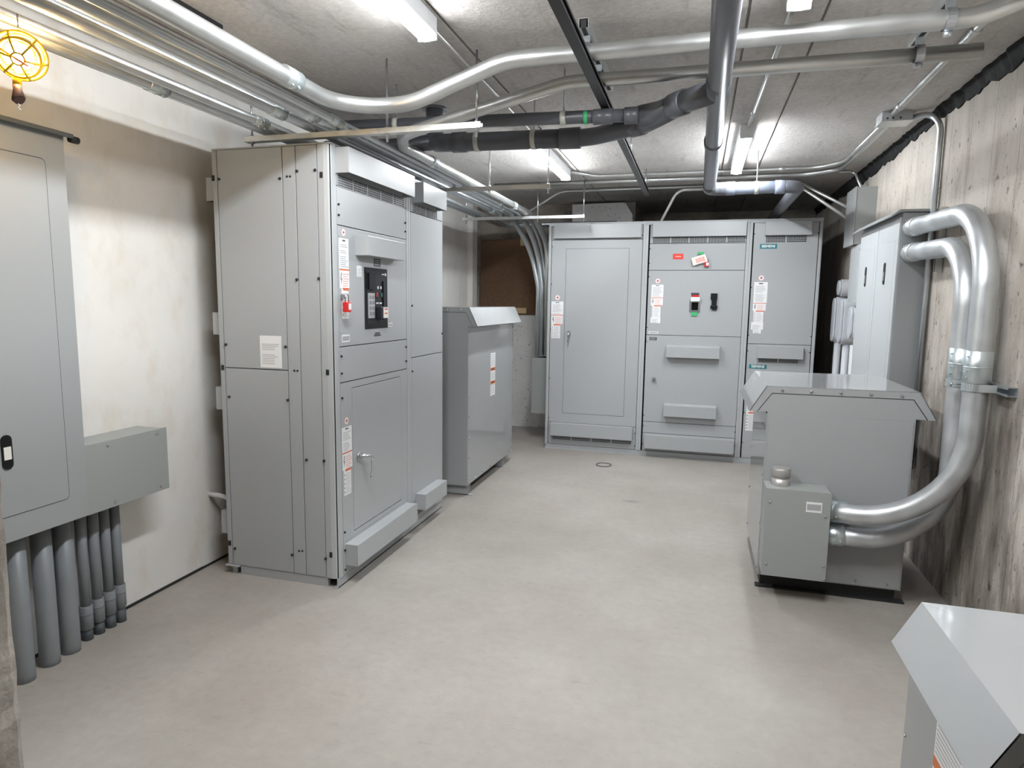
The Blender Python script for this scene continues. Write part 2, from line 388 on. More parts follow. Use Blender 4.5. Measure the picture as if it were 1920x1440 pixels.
# ceiling of precast planks with open joints running along the room
m = MB(); seams = [-3.2, -2.27, -1.077, .137, .43, 1.9, 2.4]; gw = .006
for a, b in zip(seams[:-1], seams[1:]):
    m.box(a + gw, b - gw, -2.6, 9.2, ZC, ZC + .1)
m.box(-3.2, 2.4, -2.6, 9.2, ZC + .02, ZC + .12)
struct('ceiling', m, 'concrete_ceiling')
m = MB(); m.box(XL - .15, XL, -2.6, 7.54, 0, ZC); struct('wall_left', m, 'concrete_wall_painted')
m = MB(); m.box(XL + .0005, XL + .006, 1.0, 2.943, 0, .014); m.box(XL + .0005, XL + .006, 2.943, 7.5, 0, .012)
struct('trim_1', m, 'base_black')
# right wall: rough poured concrete, ragged upper edge under a black sealing foam
m = MB(); ys = [-2.6 + i * .045 for i in range(int(11.8 / .045) + 1)]
top = [2.625 + .02 * math.sin(y * 1.7) + random.uniform(-.012, .012) for y in ys]
vs = []
for y, t in zip(ys, top): vs += [(XR, y, 0), (XR, y, t), (XR + .15, y, t)]
fs = []
for i in range(len(ys) - 1):
    fs += [(3 * i, 3 * i + 1, 3 * i + 4, 3 * i + 3), (3 * i + 1, 3 * i + 2, 3 * i + 5, 3 * i + 4)]
m.faces(vs, fs); m.box(XR + .15, XR + .2, -2.6, 9.2, 0, ZC)
struct('wall_right', m, 'concrete_wall_cast')
m = MB(); vs = []; fs = []
for i, (y, t) in enumerate(zip(ys, top)):
    w = .018 + random.uniform(-.01, .012); vs += [(XR + .1, y, t - .02), (XR - .004 - w * .3, y, t - .012 + random.uniform(-.008, .006)), (XR - w, y, t + .022), (XR - .03 - w * .6, y, ZC - .001), (XR + .1, y, ZC - .001)]
for i in range(len(ys) - 1):
    fs += [(5 * i + k, 5 * i + (k + 1) % 5, 5 * i + 5 + (k + 1) % 5, 5 * i + 5 + k) for k in range(5)]
m.faces(vs, fs); struct('trim_2', m, 'foam_black')
# back walls: the left part stands nearer than the recess behind the switchgear
m = MB(); m.box(-2.8, -.75, 7.72, 7.9, 0, 1.38, 'concrete_pitted'); m.box(-2.8, -.75, 7.76, 7.9, 1.38, ZC, 'concrete_rough')
struct('wall_back', m, 'concrete_pitted')
m = MB(); m.box(-.75, 1.5, 8.75, 8.9, 0, ZC); m.box(-.78, -.75, 7.9, 8.75, 0, ZC); struct('wall_recess', m, 'concrete_rough')
m = MB()
m.prism([at(1073, 387, y=7.6) + V((0, 0, .02)), at(1073, 416, y=7.6), at(1186, 416, y=7.6), at(1186, 402, y=7.6), at(1172, 383, y=7.6) + V((0, 0, .02))], (0, .16, 0))
struct('trim_3', m, 'concrete_pitted')
m = MB(); m.box(XL, XL + .06, 7.38, 7.54, 0, ZC); struct('trim_4', m, 'concrete_wall_painted')
# broken wall edge the photographer stands beside, and the room end behind
m = MB(); vs = []; fs = []; N = 60
for i in range(N + 1):
    z = 2.25 * i / N
    vs += [(-1.402 + random.uniform(-.002, .002), .955, z), (-1.404 + random.uniform(-.005, .003), .985, z), (-1.412 + random.uniform(-.004, .004), 1.0, z), (-2.65, 1.0, z), (-2.65, .80, z), (-1.402 + random.uniform(-.005, .005), .80, z)]
for i in range(N):
    for k in range(6): fs.append((6 * i + k, 6 * i + (k + 1) % 6, 6 * i + 6 + (k + 1) % 6, 6 * i + 6 + k))
fs.append(tuple(6 * N + k for k in range(6)))
m.faces(vs, fs); struct('wall_near', m, 'concrete_rough')
m = MB(); m.box(-2.8, 1.5, -2.6, -2.5, 0, ZC); struct('wall_behind', m, 'concrete_rough')

# brown board, wooden cleats
o = MB().box(-2.6, -1.30, 7.70, 7.755, 1.385, 2.285).build('fibreboard_sheet', 'fibreboard')
tag(o, 'brown fibreboard sheet covering the upper back wall left of the switchgear', 'board')
c0, c1 = at(975, 434, y=7.69), at(986, 461, y=7.69)
o = MB().prism([V((c0.x, 7.68, c0.z)), V((c0.x + .06, 7.68, c0.z - .03)), V((c0.x + .075, 7.68, c1.z)), V((c0.x + .01, 7.68, c1.z))], (0, .02, 0)).build('wood_block', 'wood', None, .002)
tag(o, 'small upright wooden cleat at the top edge of the brown board', 'wood block')
c0, c1 = at(966, 577, y=7.69), at(987, 588, y=7.69)
o = MB().box(c0.x, c1.x, 7.68, 7.70, c1.z, c0.z).build('wood_block', 'wood', None, .002)
tag(o, 'small horizontal wooden cleat at the bottom edge of the brown board', 'wood block')
# floor drain ring
m = MB(); d = at(1132, 872, z=0)
m.torus((d.x, d.y, .003), (0, 0, 1), .07, .005, 28, 6, 'pvc_buried'); m.cyl((d.x, d.y, .0), (d.x, d.y, .002), .062, 24, 'concrete_floor')
o = m.build('floor_cleanout', 'pvc_buried'); tag(o, 'small round cleanout ring set in the floor before the back cabinets', 'floor cleanout')

# ------------------------------------------------------------------ left switchgear (two bolted sections, faces +X)
XF = -1.776
def warn_stack(g, fr, a, b, w, c, parts):
    """round sticker, then (kind, height, width factor, shift) down the door"""
    disc(g, fr, a + w * .5, b + w * .32, c, w * .21)
    z = b
    for kd, h, wf, sh in parts:
        sticker(g, fr, a + w * sh, a + w * (sh + wf), z - h, z, c + .0004, kd); z -= h + .001
def padlock(g, fr, a, b, c, s=1.0, nm='padlock'):
    m = MB(); m.fbox(fr, a - .021 * s, a + .021 * s, b - .045 * s, b, c, c + .02 * s, 'red'); body = m.build(nm, 'red', g, .003)
    m = MB(); m.tube([fr.p(a - .013 * s, b, c + .01 * s), fr.p(a - .013 * s, b + .022 * s, c + .01 * s)] + [fr.p(a - .013 * s * math.cos(t * PI / 8), b + .022 * s + .013 * s * math.sin(t * PI / 8), c + .01 * s) for t in range(1, 8)] + [fr.p(a + .013 * s, b + .022 * s, c + .01 * s), fr.p(a + .013 * s, b, c + .01 * s)], .0032 * s, 8, 'steel')
    m.build('shackle', 'steel', body)
    m = MB(); m.frect(fr, a - .004 * s, a + .019 * s, b - .034 * s, b - .006 * s, c + .0206 * s); m.build('lock_tag', 'white_sticker', body)
    return body

G = thing('switchgear_cabinet', (-2.12, 3.39, 0), 'tall grey switchgear cabinet on the left with a black breaker window and red padlock', 'electrical cabinet')
y0, y1, x0 = 2.943, 3.84, -2.475
MB().box(x0 + .006, XF - .008, y0 + .008, y1 - .004, .052, 2.292).build('enclosure', 'gap_black', G)
MB().box(x0, XF, y0, y1, 2.292, 2.30).build('top_plate', 'gear_grey', G, .001)
m = MB(); m.box(x0 + .08, XF - .07, y0 + .004, y0 + .03, 0, .05); m.box(x0 + .02, x0 + .05, y0 + .01, y1, 0, .05); m.box(XF - .03, XF - .004, y0 - .008, y1, 0, .006); m.box(XF - .012, XF - .004, y0, y1, 0, .05)
m.box(x0 - .01, x0 + .08, y0 - .012, y0 + .03, .044, .05); m.build('base_channel', 'gear_grey', G)
fs_ = FY(y0 + .008)
zt, zb = 2.292, .05
zs = 1.160
for a0, a1, b0, b1 in ((x0, -2.443, zb, zt), (-2.443, -2.052, zs, zt), (-2.443, -2.052, zb, zs), (-2.052, -1.975, zb, zt), (-1.975, -1.853, zb, zt)):
    panel(G, fs_, a0, a1, b0, b1, .008, 'gear_grey', 'side_panel')
# rounded front corner post
m = MB(); pts = [V((-1.851, y0, zb)), V((-1.815, y0 - .002, zb)), V((-1.795, y0 + .003, zb)), V((-1.78, y0 + .014, zb)), V((XF, y0 + .03, zb)), V((XF, y0 + .048, zb)), V((-1.851, y0 + .048, zb))]
m.prism(pts, (0, 0, zt - zb)); m.build('corner_post', 'gear_light', G, .001)
for u, v in ((411, 336), (525, 335), (557, 524), (598, 522), (424, 646), (536, 650), (430, 744), (540, 750), (441, 1028), (548, 1040), (575, 862), (608, 864), (611, 1047)):
    screw(G, at(u, v, y=y0), (0, -1, 0), .0075, .009)
for u, v in ((557, 321), (591, 319)): screw(G, at(u, v, y=y0), (0, -1, 0), .0075, .009)
for u, v in ((538, 331), (544, 331), (552, 695), (558, 695), (561, 1033), (567, 1033)):
    screw(G, at(u, v, y=y0), (0, -1, 0), .006, .003, name='plug')
for u, v, in ((400, 334), (418, 689), (431, 1018), (602.6, 328), (614.5, 698), (621, 1040)):
    p = at(u, v, y=y0); o = MB().box(p.x - .008, p.x + .008, y0 - .004, y0 + .001, p.z - .014, p.z + .014).build('slot_plug', 'screw_black', G)
sticker(G, FY(y0), -2.2176, -2.0873, 1.1705, 1.339, .0006, 'plain', 'paper_sheet')
# hoods on its back
for b0, b1, dx in ((2.04, 2.16, .055), (1.335, 1.455, .05), (.925, 1.05, .05), (.22, .35, .05)):
    hood(G, FXn(x0), 2.96, 3.75, b0, b1, dx, c0=0)
ff = FX(XF - .008)
LCp = [(2.993, 3.805, 2.10, zt), (2.993, 3.805, 1.908, 2.10), (2.993, 3.805, 1.288, 1.908), (2.993, 3.805, 1.100, 1.288), (2.993, 3.805, .235, 1.100), (2.993, 3.805, .052, .235)]
for i, (a0, a1, b0, b1) in enumerate(LCp):
    if i == 4:
        # door surround and door
        m = MB(); D = (3.110, 3.708, .265, 1.060)
        m.fbox(ff, a0 + .002, D[0] - .002, b0, b1 - .002, 0, .008); m.fbox(ff, D[1] + .002, a1 - .002, b0, b1 - .002, 0, .008)
        m.fbox(ff, D[0] - .002, D[1] + .002, b0, D[2] - .002, 0, .008); m.fbox(ff, D[0] - .002, D[1] + .002, D[3] + .002, b1 - .002, 0, .008)
        m.build('door_surround', 'gear_grey', G)
        dr = MB().fbox(ff, D[0] + .002, D[1] - .002, D[2] + .002, D[3] - .002, 0, .010).build('door', 'gear_grey', G, .002)
        hc = ff.p(3.172, .672, .012); m = MB()
        m.tube([hc, hc + V((.006, 0, 0))], .026, 20, 'steel'); m.tube([hc, hc + V((.045, 0, 0))], [.018, .014], 16, 'steel')
        m.tube([hc + V((.035, 0, 0)), hc + V((.05, .02, 0)), hc + V((.055, .05, -.02)), hc + V((.05, .055, -.08)), hc + V((.042, .052, -.13))], [.012, .011, .008, .006, .004], 10, 'steel')
        m.build('handle', 'steel', dr)
    else: panel(G, ff, a0, a1, b0, b1)
m = MB(); m.fbox(ff, 2.990, 3.02, .05, zt, -.004, .0); m.build('front_strip', 'gear_grey', G)
m = MB(); m.fbox(ff, 3.808, 3.838, .05, zt, -.002, .009); m.build('divider_post', 'gear_light', G, .001)
hood(G, ff, 2.99, 3.778, 2.160, 2.285, .076)
grille(G, ff, 3.00, 3.78, 2.098, 2.160, 5, 11, 5, c=.0095)
hood(G, ff, 3.172, 3.635, 1.768, 1.878, .076, slope=.006)
hood(G, ff, 3.012, 3.79, .104, .222, .078)
for b in (1.85, 1.36): screw(G, ff.p(3.004, b, .008), (1, 0, 0), .0025, .002)
for b in (2.01, 1.957, 1.24, 1.15):
    for a in (3.006, 3.79): screw(G, ff.p(a, b, .008), (1, 0, 0), .006, .009)
for b in (1.02, .29, .19, .08): screw(G, ff.p(3.006, b, .008), (1, 0, 0), .006, .009)
# breaker window
w0, w1, v0, v1 = 3.264, 3.537, 1.371, 1.712
m = MB(); m.fbox(ff, w0, w1, v0, v1, .008, .011); bw = m.build('breaker_unit', 'black_plastic', G, .001)
m = MB(); m.fbox(ff, w0 + .02, w1 - .018, v0 + .03, v1 - .018, .011, .013, 'dark_plastic')
m.fbox(ff, w0 + .03, w0 + .10, v0 + .06, v0 + .20, .013, .019, 'ink_soft'); m.fbox(ff, w0 + .03, w0 + .10, v0 + .22, v1 - .03, .013, .024, 'black_plastic')
m.build('control_face', 'dark_plastic', bw)
for i in range(4):
    for j in range(2):
        p = ff.p(w0 + .047 + j * .034, v0 + .085 + i * .03, .020); MB().fbox(ff, w0 + .04 + j * .034, w0 + .058 + j * .034, v0 + .08 + i * .03, v0 + .096 + i * .03, .019, .022).build('selector', 'panel_key', bw)
for a, mt_ in ((w0 + .135, 'dull_red'), (w0 + .19, 'dull_green')):
    MB().fbox(ff, a - .013, a + .013, v0 + .178, v0 + .203, .013, .017).build('push_button', mt_, bw, .002)
for a in (w0 + .14, w0 + .18): MB().fbox(ff, a - .014, a + .014, v0 + .14, v0 + .148, .013, .015).build('nameplate', 'white_paint', bw)
for a in (w0 + .15, w0 + .185): MB().fbox(ff, a - .006, a + .006, v0 + .225, v0 + .24, .013, .015).build('indicator', 'white_paint', bw)
MB().fbox(ff, w0 + .2, w0 + .215, v0 + .05, v0 + .27, .013, .017).build('lever_slot', 'gap_black', bw)
m = MB(); m.fbox(ff, w0 + .115, w0 + .2, v0 + .055, v0 + .125, .013, .05); m.build('lever', 'dark_plastic', bw, .006)
m = MB(); m.fbox(ff, w0 + .14, w0 + .198, v0 + .06, v0 + .12, .051, .053, 'cream_sticker'); m.frect(ff, w0 + .15, w0 + .19, v0 + .083, v0 + .09, .0535, 'orange'); m.frect(ff, w0 + .15, w0 + .19, v0 + .108, v0 + .114, .0535, 'red'); m.build('lever_tag', 'cream_sticker', bw)
MB().fbox(ff, w1 - .075, w1 - .04, v1 - .035, v1 - .029, .013, .0145).build('maker_mark', 'white_paint', bw); MB().cyl(ff.p(w1 - .028, v1 - .032, .013), ff.p(w1 - .028, v1 - .032, .0145), .009, 16).build('seal_sticker', 'white_paint', bw)
sticker(G, ff, 3.378, 3.455, 1.723, 1.765, .009, 'dark', 'nameplate', 'ink'); sticker(G, ff, 3.185, 3.235, 1.655, 1.715, .009, 'plain')
sticker(G, ff, 3.55, 3.60, 1.375, 1.398, .009, 'badge')
for k, wd in ((0, .06), (1, .08)): MB().frect(ff, 3.41 - wd / 2, 3.41 + wd / 2, 1.34 - k * .012, 1.348 - k * .012, .0095).build('lettering', 'ink', G)
sticker(G, ff, 3.018, 3.095, 1.31, 1.35, .009, 'badge', 'rating_label')
warn_stack(G, ff, 3.005, 1.845, .095, .008, (('text', .155, 1, 0), ('shock', .10, 1, .02), ('list', .155, .72, .2)))
padlock(G, ff, 3.018, 1.52, .03, 1.15); MB().fbox(ff, 3.01, 3.03, 1.535, 1.56, .008, .032).build('hasp', 'steel', G, .002)
warn_stack(G, ff, 2.999, .86, .10, .008, (('text', .135, 1, 0), ('shock', .095, 1, .02), ('list', .14, .72, .14)))

G = thing('switchgear_cabinet', (-2.12, 4.13, 0), 'narrow plain grey switchgear section bolted to the far side of the left cabinet', 'electrical cabinet')
y2, y3 = 3.84, 4.41
MB().box(x0 + .006, XF - .008, y2, y3 - .002, .052, 2.292).build('enclosure', 'gap_black', G)
MB().box(x0, XF, y2, y3, 2.292, 2.30).build('top_plate', 'gear_grey', G, .001)
MB().box(x0 + .002, XF, y3 - .006, y3, .05, 2.292).build('side_panel', 'gear_grey', G)
m = MB(); m.box(XF - .012, XF - .004, y2, y3, 0, .05); m.box(XF - .03, XF - .004, y2, y3, 0, .006); m.build('base_channel', 'gear_grey', G); MB().box(x0 + .02, x0 + .05, y2, y3, 0, .05).build('base_channel', 'gear_grey', G)
m = MB(); m.fbox(ff, 3.842, 3.868, .05, zt, -.002, .009); m.build('divider_post', 'gear_light', G, .001)
for b0, b1 in ((2.09, zt), (1.164, 2.09), (.19, 1.164), (.052, .19)): panel(G, ff, 3.872, y3, b0, b1)
hood(G, ff, 3.91, 4.305, 2.15, 2.275, .076); grille(G, ff, 3.91, 4.31, 2.092, 2.15, 2, 9, 5, c=.0095)
hood(G, ff, 3.93, 4.315, .132, .24, .076); grille(G, ff, 3.89, 4.35, .085, .14, 2, 10, 4, c=.0095)
for a, b in ((3.884, 1.075), (4.398, 1.30), (3.884, 1.5)): screw(G, ff.p(a, b, .008), (1, 0, 0), .006, .009)

# white stub of conduit from the left wall into that cabinet
o = MB().tube(fillet([(XL - .02, 3.02, .415), (-2.58, 3.02, .415), (-2.46, 3.02, .39)], .05), .013).build('white_conduit', 'white_paint')
tag(o, 'short white conduit from the left wall into the back of the cabinet', 'conduit')

# ------------------------------------------------------------------ back switchgear (three sections, faces -Y)
YB = 6.63
fb = FY(YB)
def bg_section(xa, xb, label):
    G = thing('switchgear_cabinet', ((xa + xb) / 2, 7.0, 0), label, 'electrical cabinet', None)
    MB().box(xa + .005, xb - .005, YB + .004, 7.45, .05, 2.30).build('enclosure', 'gap_black', G)
    m = MB(); m.box(xa, xb, YB - .012, 7.45, 2.318, 2.332); m.box(xa, xb, YB - .012, YB + .002, 2.300, 2.332); m.build('top_cap', 'gear_grey', G, .002)
    m = MB(); m.box(xa, xb, YB - .02, YB + .01, 0, .012); m.box(xa, xb, YB - .006, YB + .004, .012, .05); m.build('base_channel', 'gear_grey', G, .001)
    for a, b in ((xa, xa + .026), (xb - .026, xb)): MB().box(a, b, YB - .012, YB + .03, .05, 2.30).build('corner_post', 'gear_light', G, .003)
    return G
G = bg_section(-1.50, -.528, 'leftmost section of the back switchgear, a tall plain door with small handle')
MB().box(-1.505, -1.497, YB, 7.45, .05, 2.30).build('side_panel', 'gear_grey', G)
fd = FY(YB + .004)
panel(G, fd, -1.472, -.556, 2.165, 2.30); panel(G, fd, -1.472, -.556, .285, 2.165, name='door_surround')
d0 = MB().fbox(fd, -1.319, -.686, .389, 2.077, .004, .0085).build('door', 'gear_grey', G, .001)
m = MB()
for a0, a1, b0, b1 in ((-1.321, -1.3185, .387, 2.079), (-.6865, -.684, .387, 2.079), (-1.321, -.684, 2.0765, 2.079), (-1.321, -.684, .387, .3895)): m.fbox(fd, a0, a1, b0, b1, .004, .0088)
m.build('door_gap', 'base_black', G)
p = at(1067, 623, y=YB - .01); m = MB(); m.tube([p, p + V((0, -.03, 0))], .016, 14, 'steel'); m.tube([p + V((0, -.03, 0)), p + V((-.002, -.035, -.03)), p + V((-.008, -.035, -.10))], [.009, .008, .005], 10, 'steel'); m.build('handle', 'steel', d0)
panel(G, fd, -1.472, -.556, .052, .285)
hood(G, fd, -1.44, -.572, 2.178, 2.312, .04); hood(G, fd, -1.435, -.588, .152, .285, .06); grille(G, fd, -1.43, -.595, .10, .152, 4, 16, 3, c=.0095)
warn_stack(G, fd, -1.462, 1.545, .125, .008, (('text', .135, 1, 0), ('shock', .10, .95, .02), ('list', .14, .75, .03)))
for b in (2.1, 1.72, 1.26, .75, .33, .07): screw(G, fd.p(-1.466, b, .008), (0, -1, 0), .005, .006)
for b in (2.2, .22, .09): screw(G, fd.p(-.563, b, .008), (0, -1, 0), .005, .006)

G = bg_section(-.528, .432, 'middle section of the back switchgear with red sign, breaker handle and black clip')
for b0, b1 in ((2.118, 2.30), (1.861, 2.118), (1.228, 1.861), (.352, 1.228), (.235, .352), (.052, .235)): panel(G, fd, -.49, .405, b0, b1)
hood(G, fd, -.463, .40, 2.180, 2.315, .045); grille(G, fd, -.465, .40, 2.122, 2.18, 5, 11, 4, c=.0095)
hood(G, fd, -.287, .215, 1.014, 1.133, .07, slope=.012); hood(G, fd, -.287, .213, .425, .549, .07, slope=.012); hood(G, fd, -.465, .391, .092, .228, .085)
m = MB(); a, b = at(1262, 476, y=YB - .005), at(1281, 486, y=YB - .005); m.fbox(fd, a.x, b.x, b.z, a.z, .008, .010, 'red_sign')
m.frect(fd, a.x + .022, b.x - .02, (a.z + b.z) / 2 - .006, (a.z + b.z) / 2 + .006, .0105, 'pinkish'); m.build('red_sign', 'red_sign', G)
# tag and lock hung on the upper panel
ta = [at(u, v, y=YB - .035) for u, v in ((1296, 484), (1322, 476), (1327, 490), (1300, 498))]
m = MB(); m.prism([V((p.x, YB - .035, p.z)) for p in ta], (0, .003, 0), 'cream_sticker')
for i in range(4):
    k0 = .25 + i * .16; q0 = ta[0].lerp(ta[1], k0); q1 = ta[3].lerp(ta[2], k0); s0 = q0.lerp(q1, .25); s1 = q0.lerp(q1, .85); dx = V((.018, 0, .004))
    m.faces([V((p.x, YB - .0356, p.z)) for p in (s0, s0 + dx, s1 + dx, s1)], [(0, 1, 2, 3)], 'pinkish')
m.build('lockout_tag', 'cream_sticker', G)
lk = at(1325, 492, y=YB - .02); padlock(G, fd, lk.x, lk.z + .004, .02, 1.0)
g_ = at(1314, 475, y=YB - .012); MB().fbox(fd, g_.x - .03, g_.x + .03, g_.z - .012, g_.z + .012, .008, .02).build('green_tag', 'green', G, .002)
warn_stack(G, fd, -.455, 1.722, .115, .008, (('text', .125, 1, 0), ('shock', .078, 1, -.01), ('list', .115, .72, .1), ('plain', .055, .82, .02)))
sticker(G, fd, -.465, -.375, 1.235, 1.262, .009, 'badge', 'rating_label'); sticker(G, fd, -.455, -.385, 1.175, 1.205, .009, 'dark', 'nameplate', 'ink')
# breaker handle escutcheon
def bx(u0, v0, u1, v1, c0, c1, mt, nm, par, bev=.001):
    a, b = at(u0, v0, y=YB - (c0 + c1) / 2), at(u1, v1, y=YB - (c0 + c1) / 2)
    return MB().box(a.x, b.x, YB + .004 - c1, YB + .004 - c0, b.z, a.z).build(nm, mt, par, bev)
bx(1296, 549, 1311, 553.5, .008, .012, 'ink', 'nameplate', G); bx(1296, 553.5, 1311, 556.5, .008, .012, 'red', 'nameplate', G)
eb = bx(1293, 561, 1312, 585, .008, .02, 'steel', 'breaker_bezel', G, .003)
bx(1297, 567, 1308.5, 581.5, .018, .024, 'gap_black', 'bezel_opening', eb); bx(1295, 557, 1312, 565.5, .02, .045, 'white_paint', 'breaker_lever', eb, .004)
bx(1296, 585, 1307, 592.5, .008, .02, 'green', 'green_tag', G)
k0 = bx(1333, 550, 1345, 561.5, .008, .03, 'black_plastic', 'test_socket', G, .002); bx(1334.5, 561, 1343.5, 573, .008, .026, 'black_plastic', 'socket_neck', k0, .002); bx(1332, 572.5, 1345, 578.5, .008, .036, 'black_plastic', 'socket_foot', k0, .002)
bx(1334.5, 578.5, 1343.5, 581.5, .008, .026, 'dark_plastic', 'socket_lip', k0)
p = at(1226, 711, y=YB - .01); m = MB(); m.tube([p, p + V((0, -.028, 0))], [.02, .013], 12, 'steel'); m.build('knob_latch', 'steel', G)
for b in (2.07, 1.93, 1.80, 1.30, 1.16, .415, .31, .12): screw(G, fd.p(-.483, b, .008), (0, -1, 0), .005, .006)
for b in (2.16, .30, .16, .08): screw(G, fd.p(.398, b, .008), (0, -1, 0), .005, .006)

G = bg_section(.432, 1.06, 'rightmost section of the back switchgear with two teal name plates and white labels')
MB().box(1.056, 1.064, YB, 7.45, .05, 2.30).build('side_panel', 'gear_grey', G)
for b0, b1 in ((1.168, 2.30), (.80, 1.168), (.052, .80)): panel(G, fd, .468, 1.03, b0, b1)
hood(G, fd, .564, .965, 2.18, 2.305, .045); grille(G, fd, .57, .935, 2.115, 2.18, 2, 12, 4, c=.0095)
hood(G, fd, .557, .962, 1.035, 1.15, .05); grille(G, fd, .57, .93, .992, 1.035, 2, 12, 3, c=.0095)
for a0, a1, b0, b1 in ((.527, .677, 2.061, 2.104), (.495, .651, .932, .969)):
    pl = MB().fbox(fd, a0, a1, b0, b1, .008, .011).build('name_plate', 'teal', G, .0008)
    letters(pl, 'SIEMENS', fd, (a0 + a1) / 2, (b0 + b1) / 2, .0118, .032, 'white_sticker', bold=.03)
warn_stack(G, fd, .497, 1.752, .12, .008, (('text', .195, 1, 0), ('shock', .075, .95, 0), ('list', .105, .72, .08), ('plain', .07, .9, -.06), ('plain', .035, .6, .1)))
warn_stack(G, fd, .49, .70, .11, .008, (('text', .11, 1, 0), ('shock', .085, .95, .02), ('list', .18, .8, .03)))
for b in (2.2, 1.7, 1.25, 1.1, .5, .2): screw(G, fd.p(.474, b, .008), (0, -1, 0), .005, .006)
for b in (2.2, 1.25, 1.1): screw(G, fd.p(1.022, b, .008), (0, -1, 0), .005, .006)

# junction box beside them with conduits coming down
G = thing('junction_box', (-1.62, 7.02, .31), 'grey pull box fixed to the left flank of the back switchgear', 'junction box')
MB().box(-1.74, -1.509, 6.95, 7.12, .31, .93).build('box_body', 'box_grey', G, .002)
MB().prism([V((-1.745, 6.945, .93)), V((-1.509, 6.945, .965)), V((-1.509, 7.125, .965)), V((-1.745, 7.125, .93))], (0, 0, .002)).build('lid_lip', 'gear_light', G)

# ------------------------------------------------------------------ transformers
def transformer(label, x0, x1, y0, y1, zb, z0, zt, drop, out, mats, flares=(1, 1), band=.034, bolts_top=5, vo=.010, endmat='trafo_end'):
    """ventilated dry-type enclosure: z0 under the hood, zt roof top; hoods lean out over the sides"""
    G = thing('transformer', ((x0 + x1) / 2, (y0 + y1) / 2, 0), label, 'transformer')
    tk = .003
    ei = max(.004, .008 - vo)
    MB().box(x0 + ei, x1 - ei, y0 + .006, y1 - .004, zb, zt - .01).build('enclosure', mats, G, .002)
    # end cover with ears reaching under the sloping hoods
    def prof(y, infl=0.0, zlow=None):
        pts = []
        zl = zb if zlow is None else zlow
        pts.append((x0, zl)); 
        if flares[0]: pts += [(x0, z0), (x0 - out + infl, z0 - infl * .2), (x0 - vo, zt - infl)]
        else: pts += [(x0, zt - infl)]
        if flares[1]: pts += [(x1 + vo, zt - infl), (x1 + out - infl, z0 - infl * .2), (x1, z0)]
        else: pts += [(x1, zt - infl)]
        pts.append((x1, zl)); return [V((a, y, b)) for a, b in pts]
    for ye in (y0, y1 - .006): MB().prism(prof(ye, .004), (0, .006, 0)).build('end_cover', endmat, G, .001)
    # folded roof sheet with end flanges
    m = MB()
    xa, xb = x0 - vo, x1 + vo
    m.box(xa, xb, y0 - .004, y1 + .004, zt, zt + tk)
    for k, xe, sg in ((0, xa, -1), (1, xb, 1)):
        if flares[k]:
            xo = (x0 - out) if sg < 0 else (x1 + out)
            q = [V((xe, y0 - .004, zt + tk)), V((xo, y0 - .004, z0)), V((xo - sg * .004, y0 - .004, z0 - .001)), V((xe - sg * .003, y0 - .004, zt))]
            m.prism(q, (0, y1 - y0 + .008, 0))
    m.build('roof_sheet', mats, G, .001)
    # flange band on each end
    for ye in (y0 - .004, y1 + .001):
        m = MB()
        m.prism([V((xa, ye, zt)), V((xb, ye, zt)), V((xb - band * .8, ye, zt - band)), V((xa + band * .8, ye, zt - band))], (0, .003, 0))
        for k, xe, sg in ((0, xa, -1), (1, xb, 1)):
            if flares[k]:
                xo = (x0 - out) if sg < 0 else (x1 + out)
                m.prism([V((xe, ye, zt)), V((xo, ye, z0)), V((xo - sg * band * 1.15, ye, z0)), V((xe - sg * band * .8, ye, zt - band))], (0, .003, 0))
        m.build('roof_flange', endmat, G)
        if ye < y0:
            g2 = MB(); gwid = .0035; yy_ = ye + .0032
            def seg(p, q):
                p, q = V((p[0], yy_, p[1])), V((q[0], yy_, q[1])); d_ = (q - p).normalized(); nn = V((-d_.z, 0, d_.x)) * gwid; g2.prism([p - nn * .3, q - nn * .3, q + nn, p + nn], (0, .0006, 0))
            seg((xb - band * .8, zt - band), (xa + band * .8, zt - band))
            if flares[0]: seg((xa + band * .8, zt - band), (x0 - out + band * 1.15, z0))
            if flares[1]: seg((x1 + out - band * 1.15, z0), (xb - band * .8, zt - band))
            g2.build('flange_joint', 'base_black', G)
    for i in range(bolts_top):
        x = xa + (xb - xa) * (i + .55) / (bolts_top + .15); screw(G, (x, y0 - .004, zt - band * .5), (0, -1, 0), .0075, .009, 'steel', 'bolt')
    return G
# beside the right wall
G = transformer('squat grey transformer by the right wall with two conduits entering its side box', .378, 1.078, 3.66, 4.468, .068, .972, 1.108, .137, .092, 'trafo_grey')
MB().box(.395, 1.06, 3.69, 4.47, 0, .066).build('pedestal', 'base_black', G)
MB().box(.37, 1.10, 3.655, 3.70, 0, .008).build('foot_rail', 'base_black', G)
MB().fbox(FY(3.658), .388, 1.068, .075, .96, 0, .003).build('end_panel', 'trafo_end', G)
MB().fbox(FXn(.380), 3.675, 4.455, .075, .96, -.002, .004).build('side_panel', 'trafo_grey', G, .001)
for z in (.9, .62, .35, .1): screw(G, (.376, 3.69, z), (-1, 0, 0), .006, .007, 'steel', 'bolt'); 
for z in (.9, .62, .35, .1): screw(G, (.376, 4.44, z), (-1, 0, 0), .006, .007, 'steel', 'bolt'); screw(G, (1.08, 3.69, z), (1, 0, 0), .006, .007, 'steel', 'bolt')
for x in (.44, .70, .86, 1.01): screw(G, (x, 3.655, .1), (0, -1, 0), .006, .007, 'steel', 'bolt')
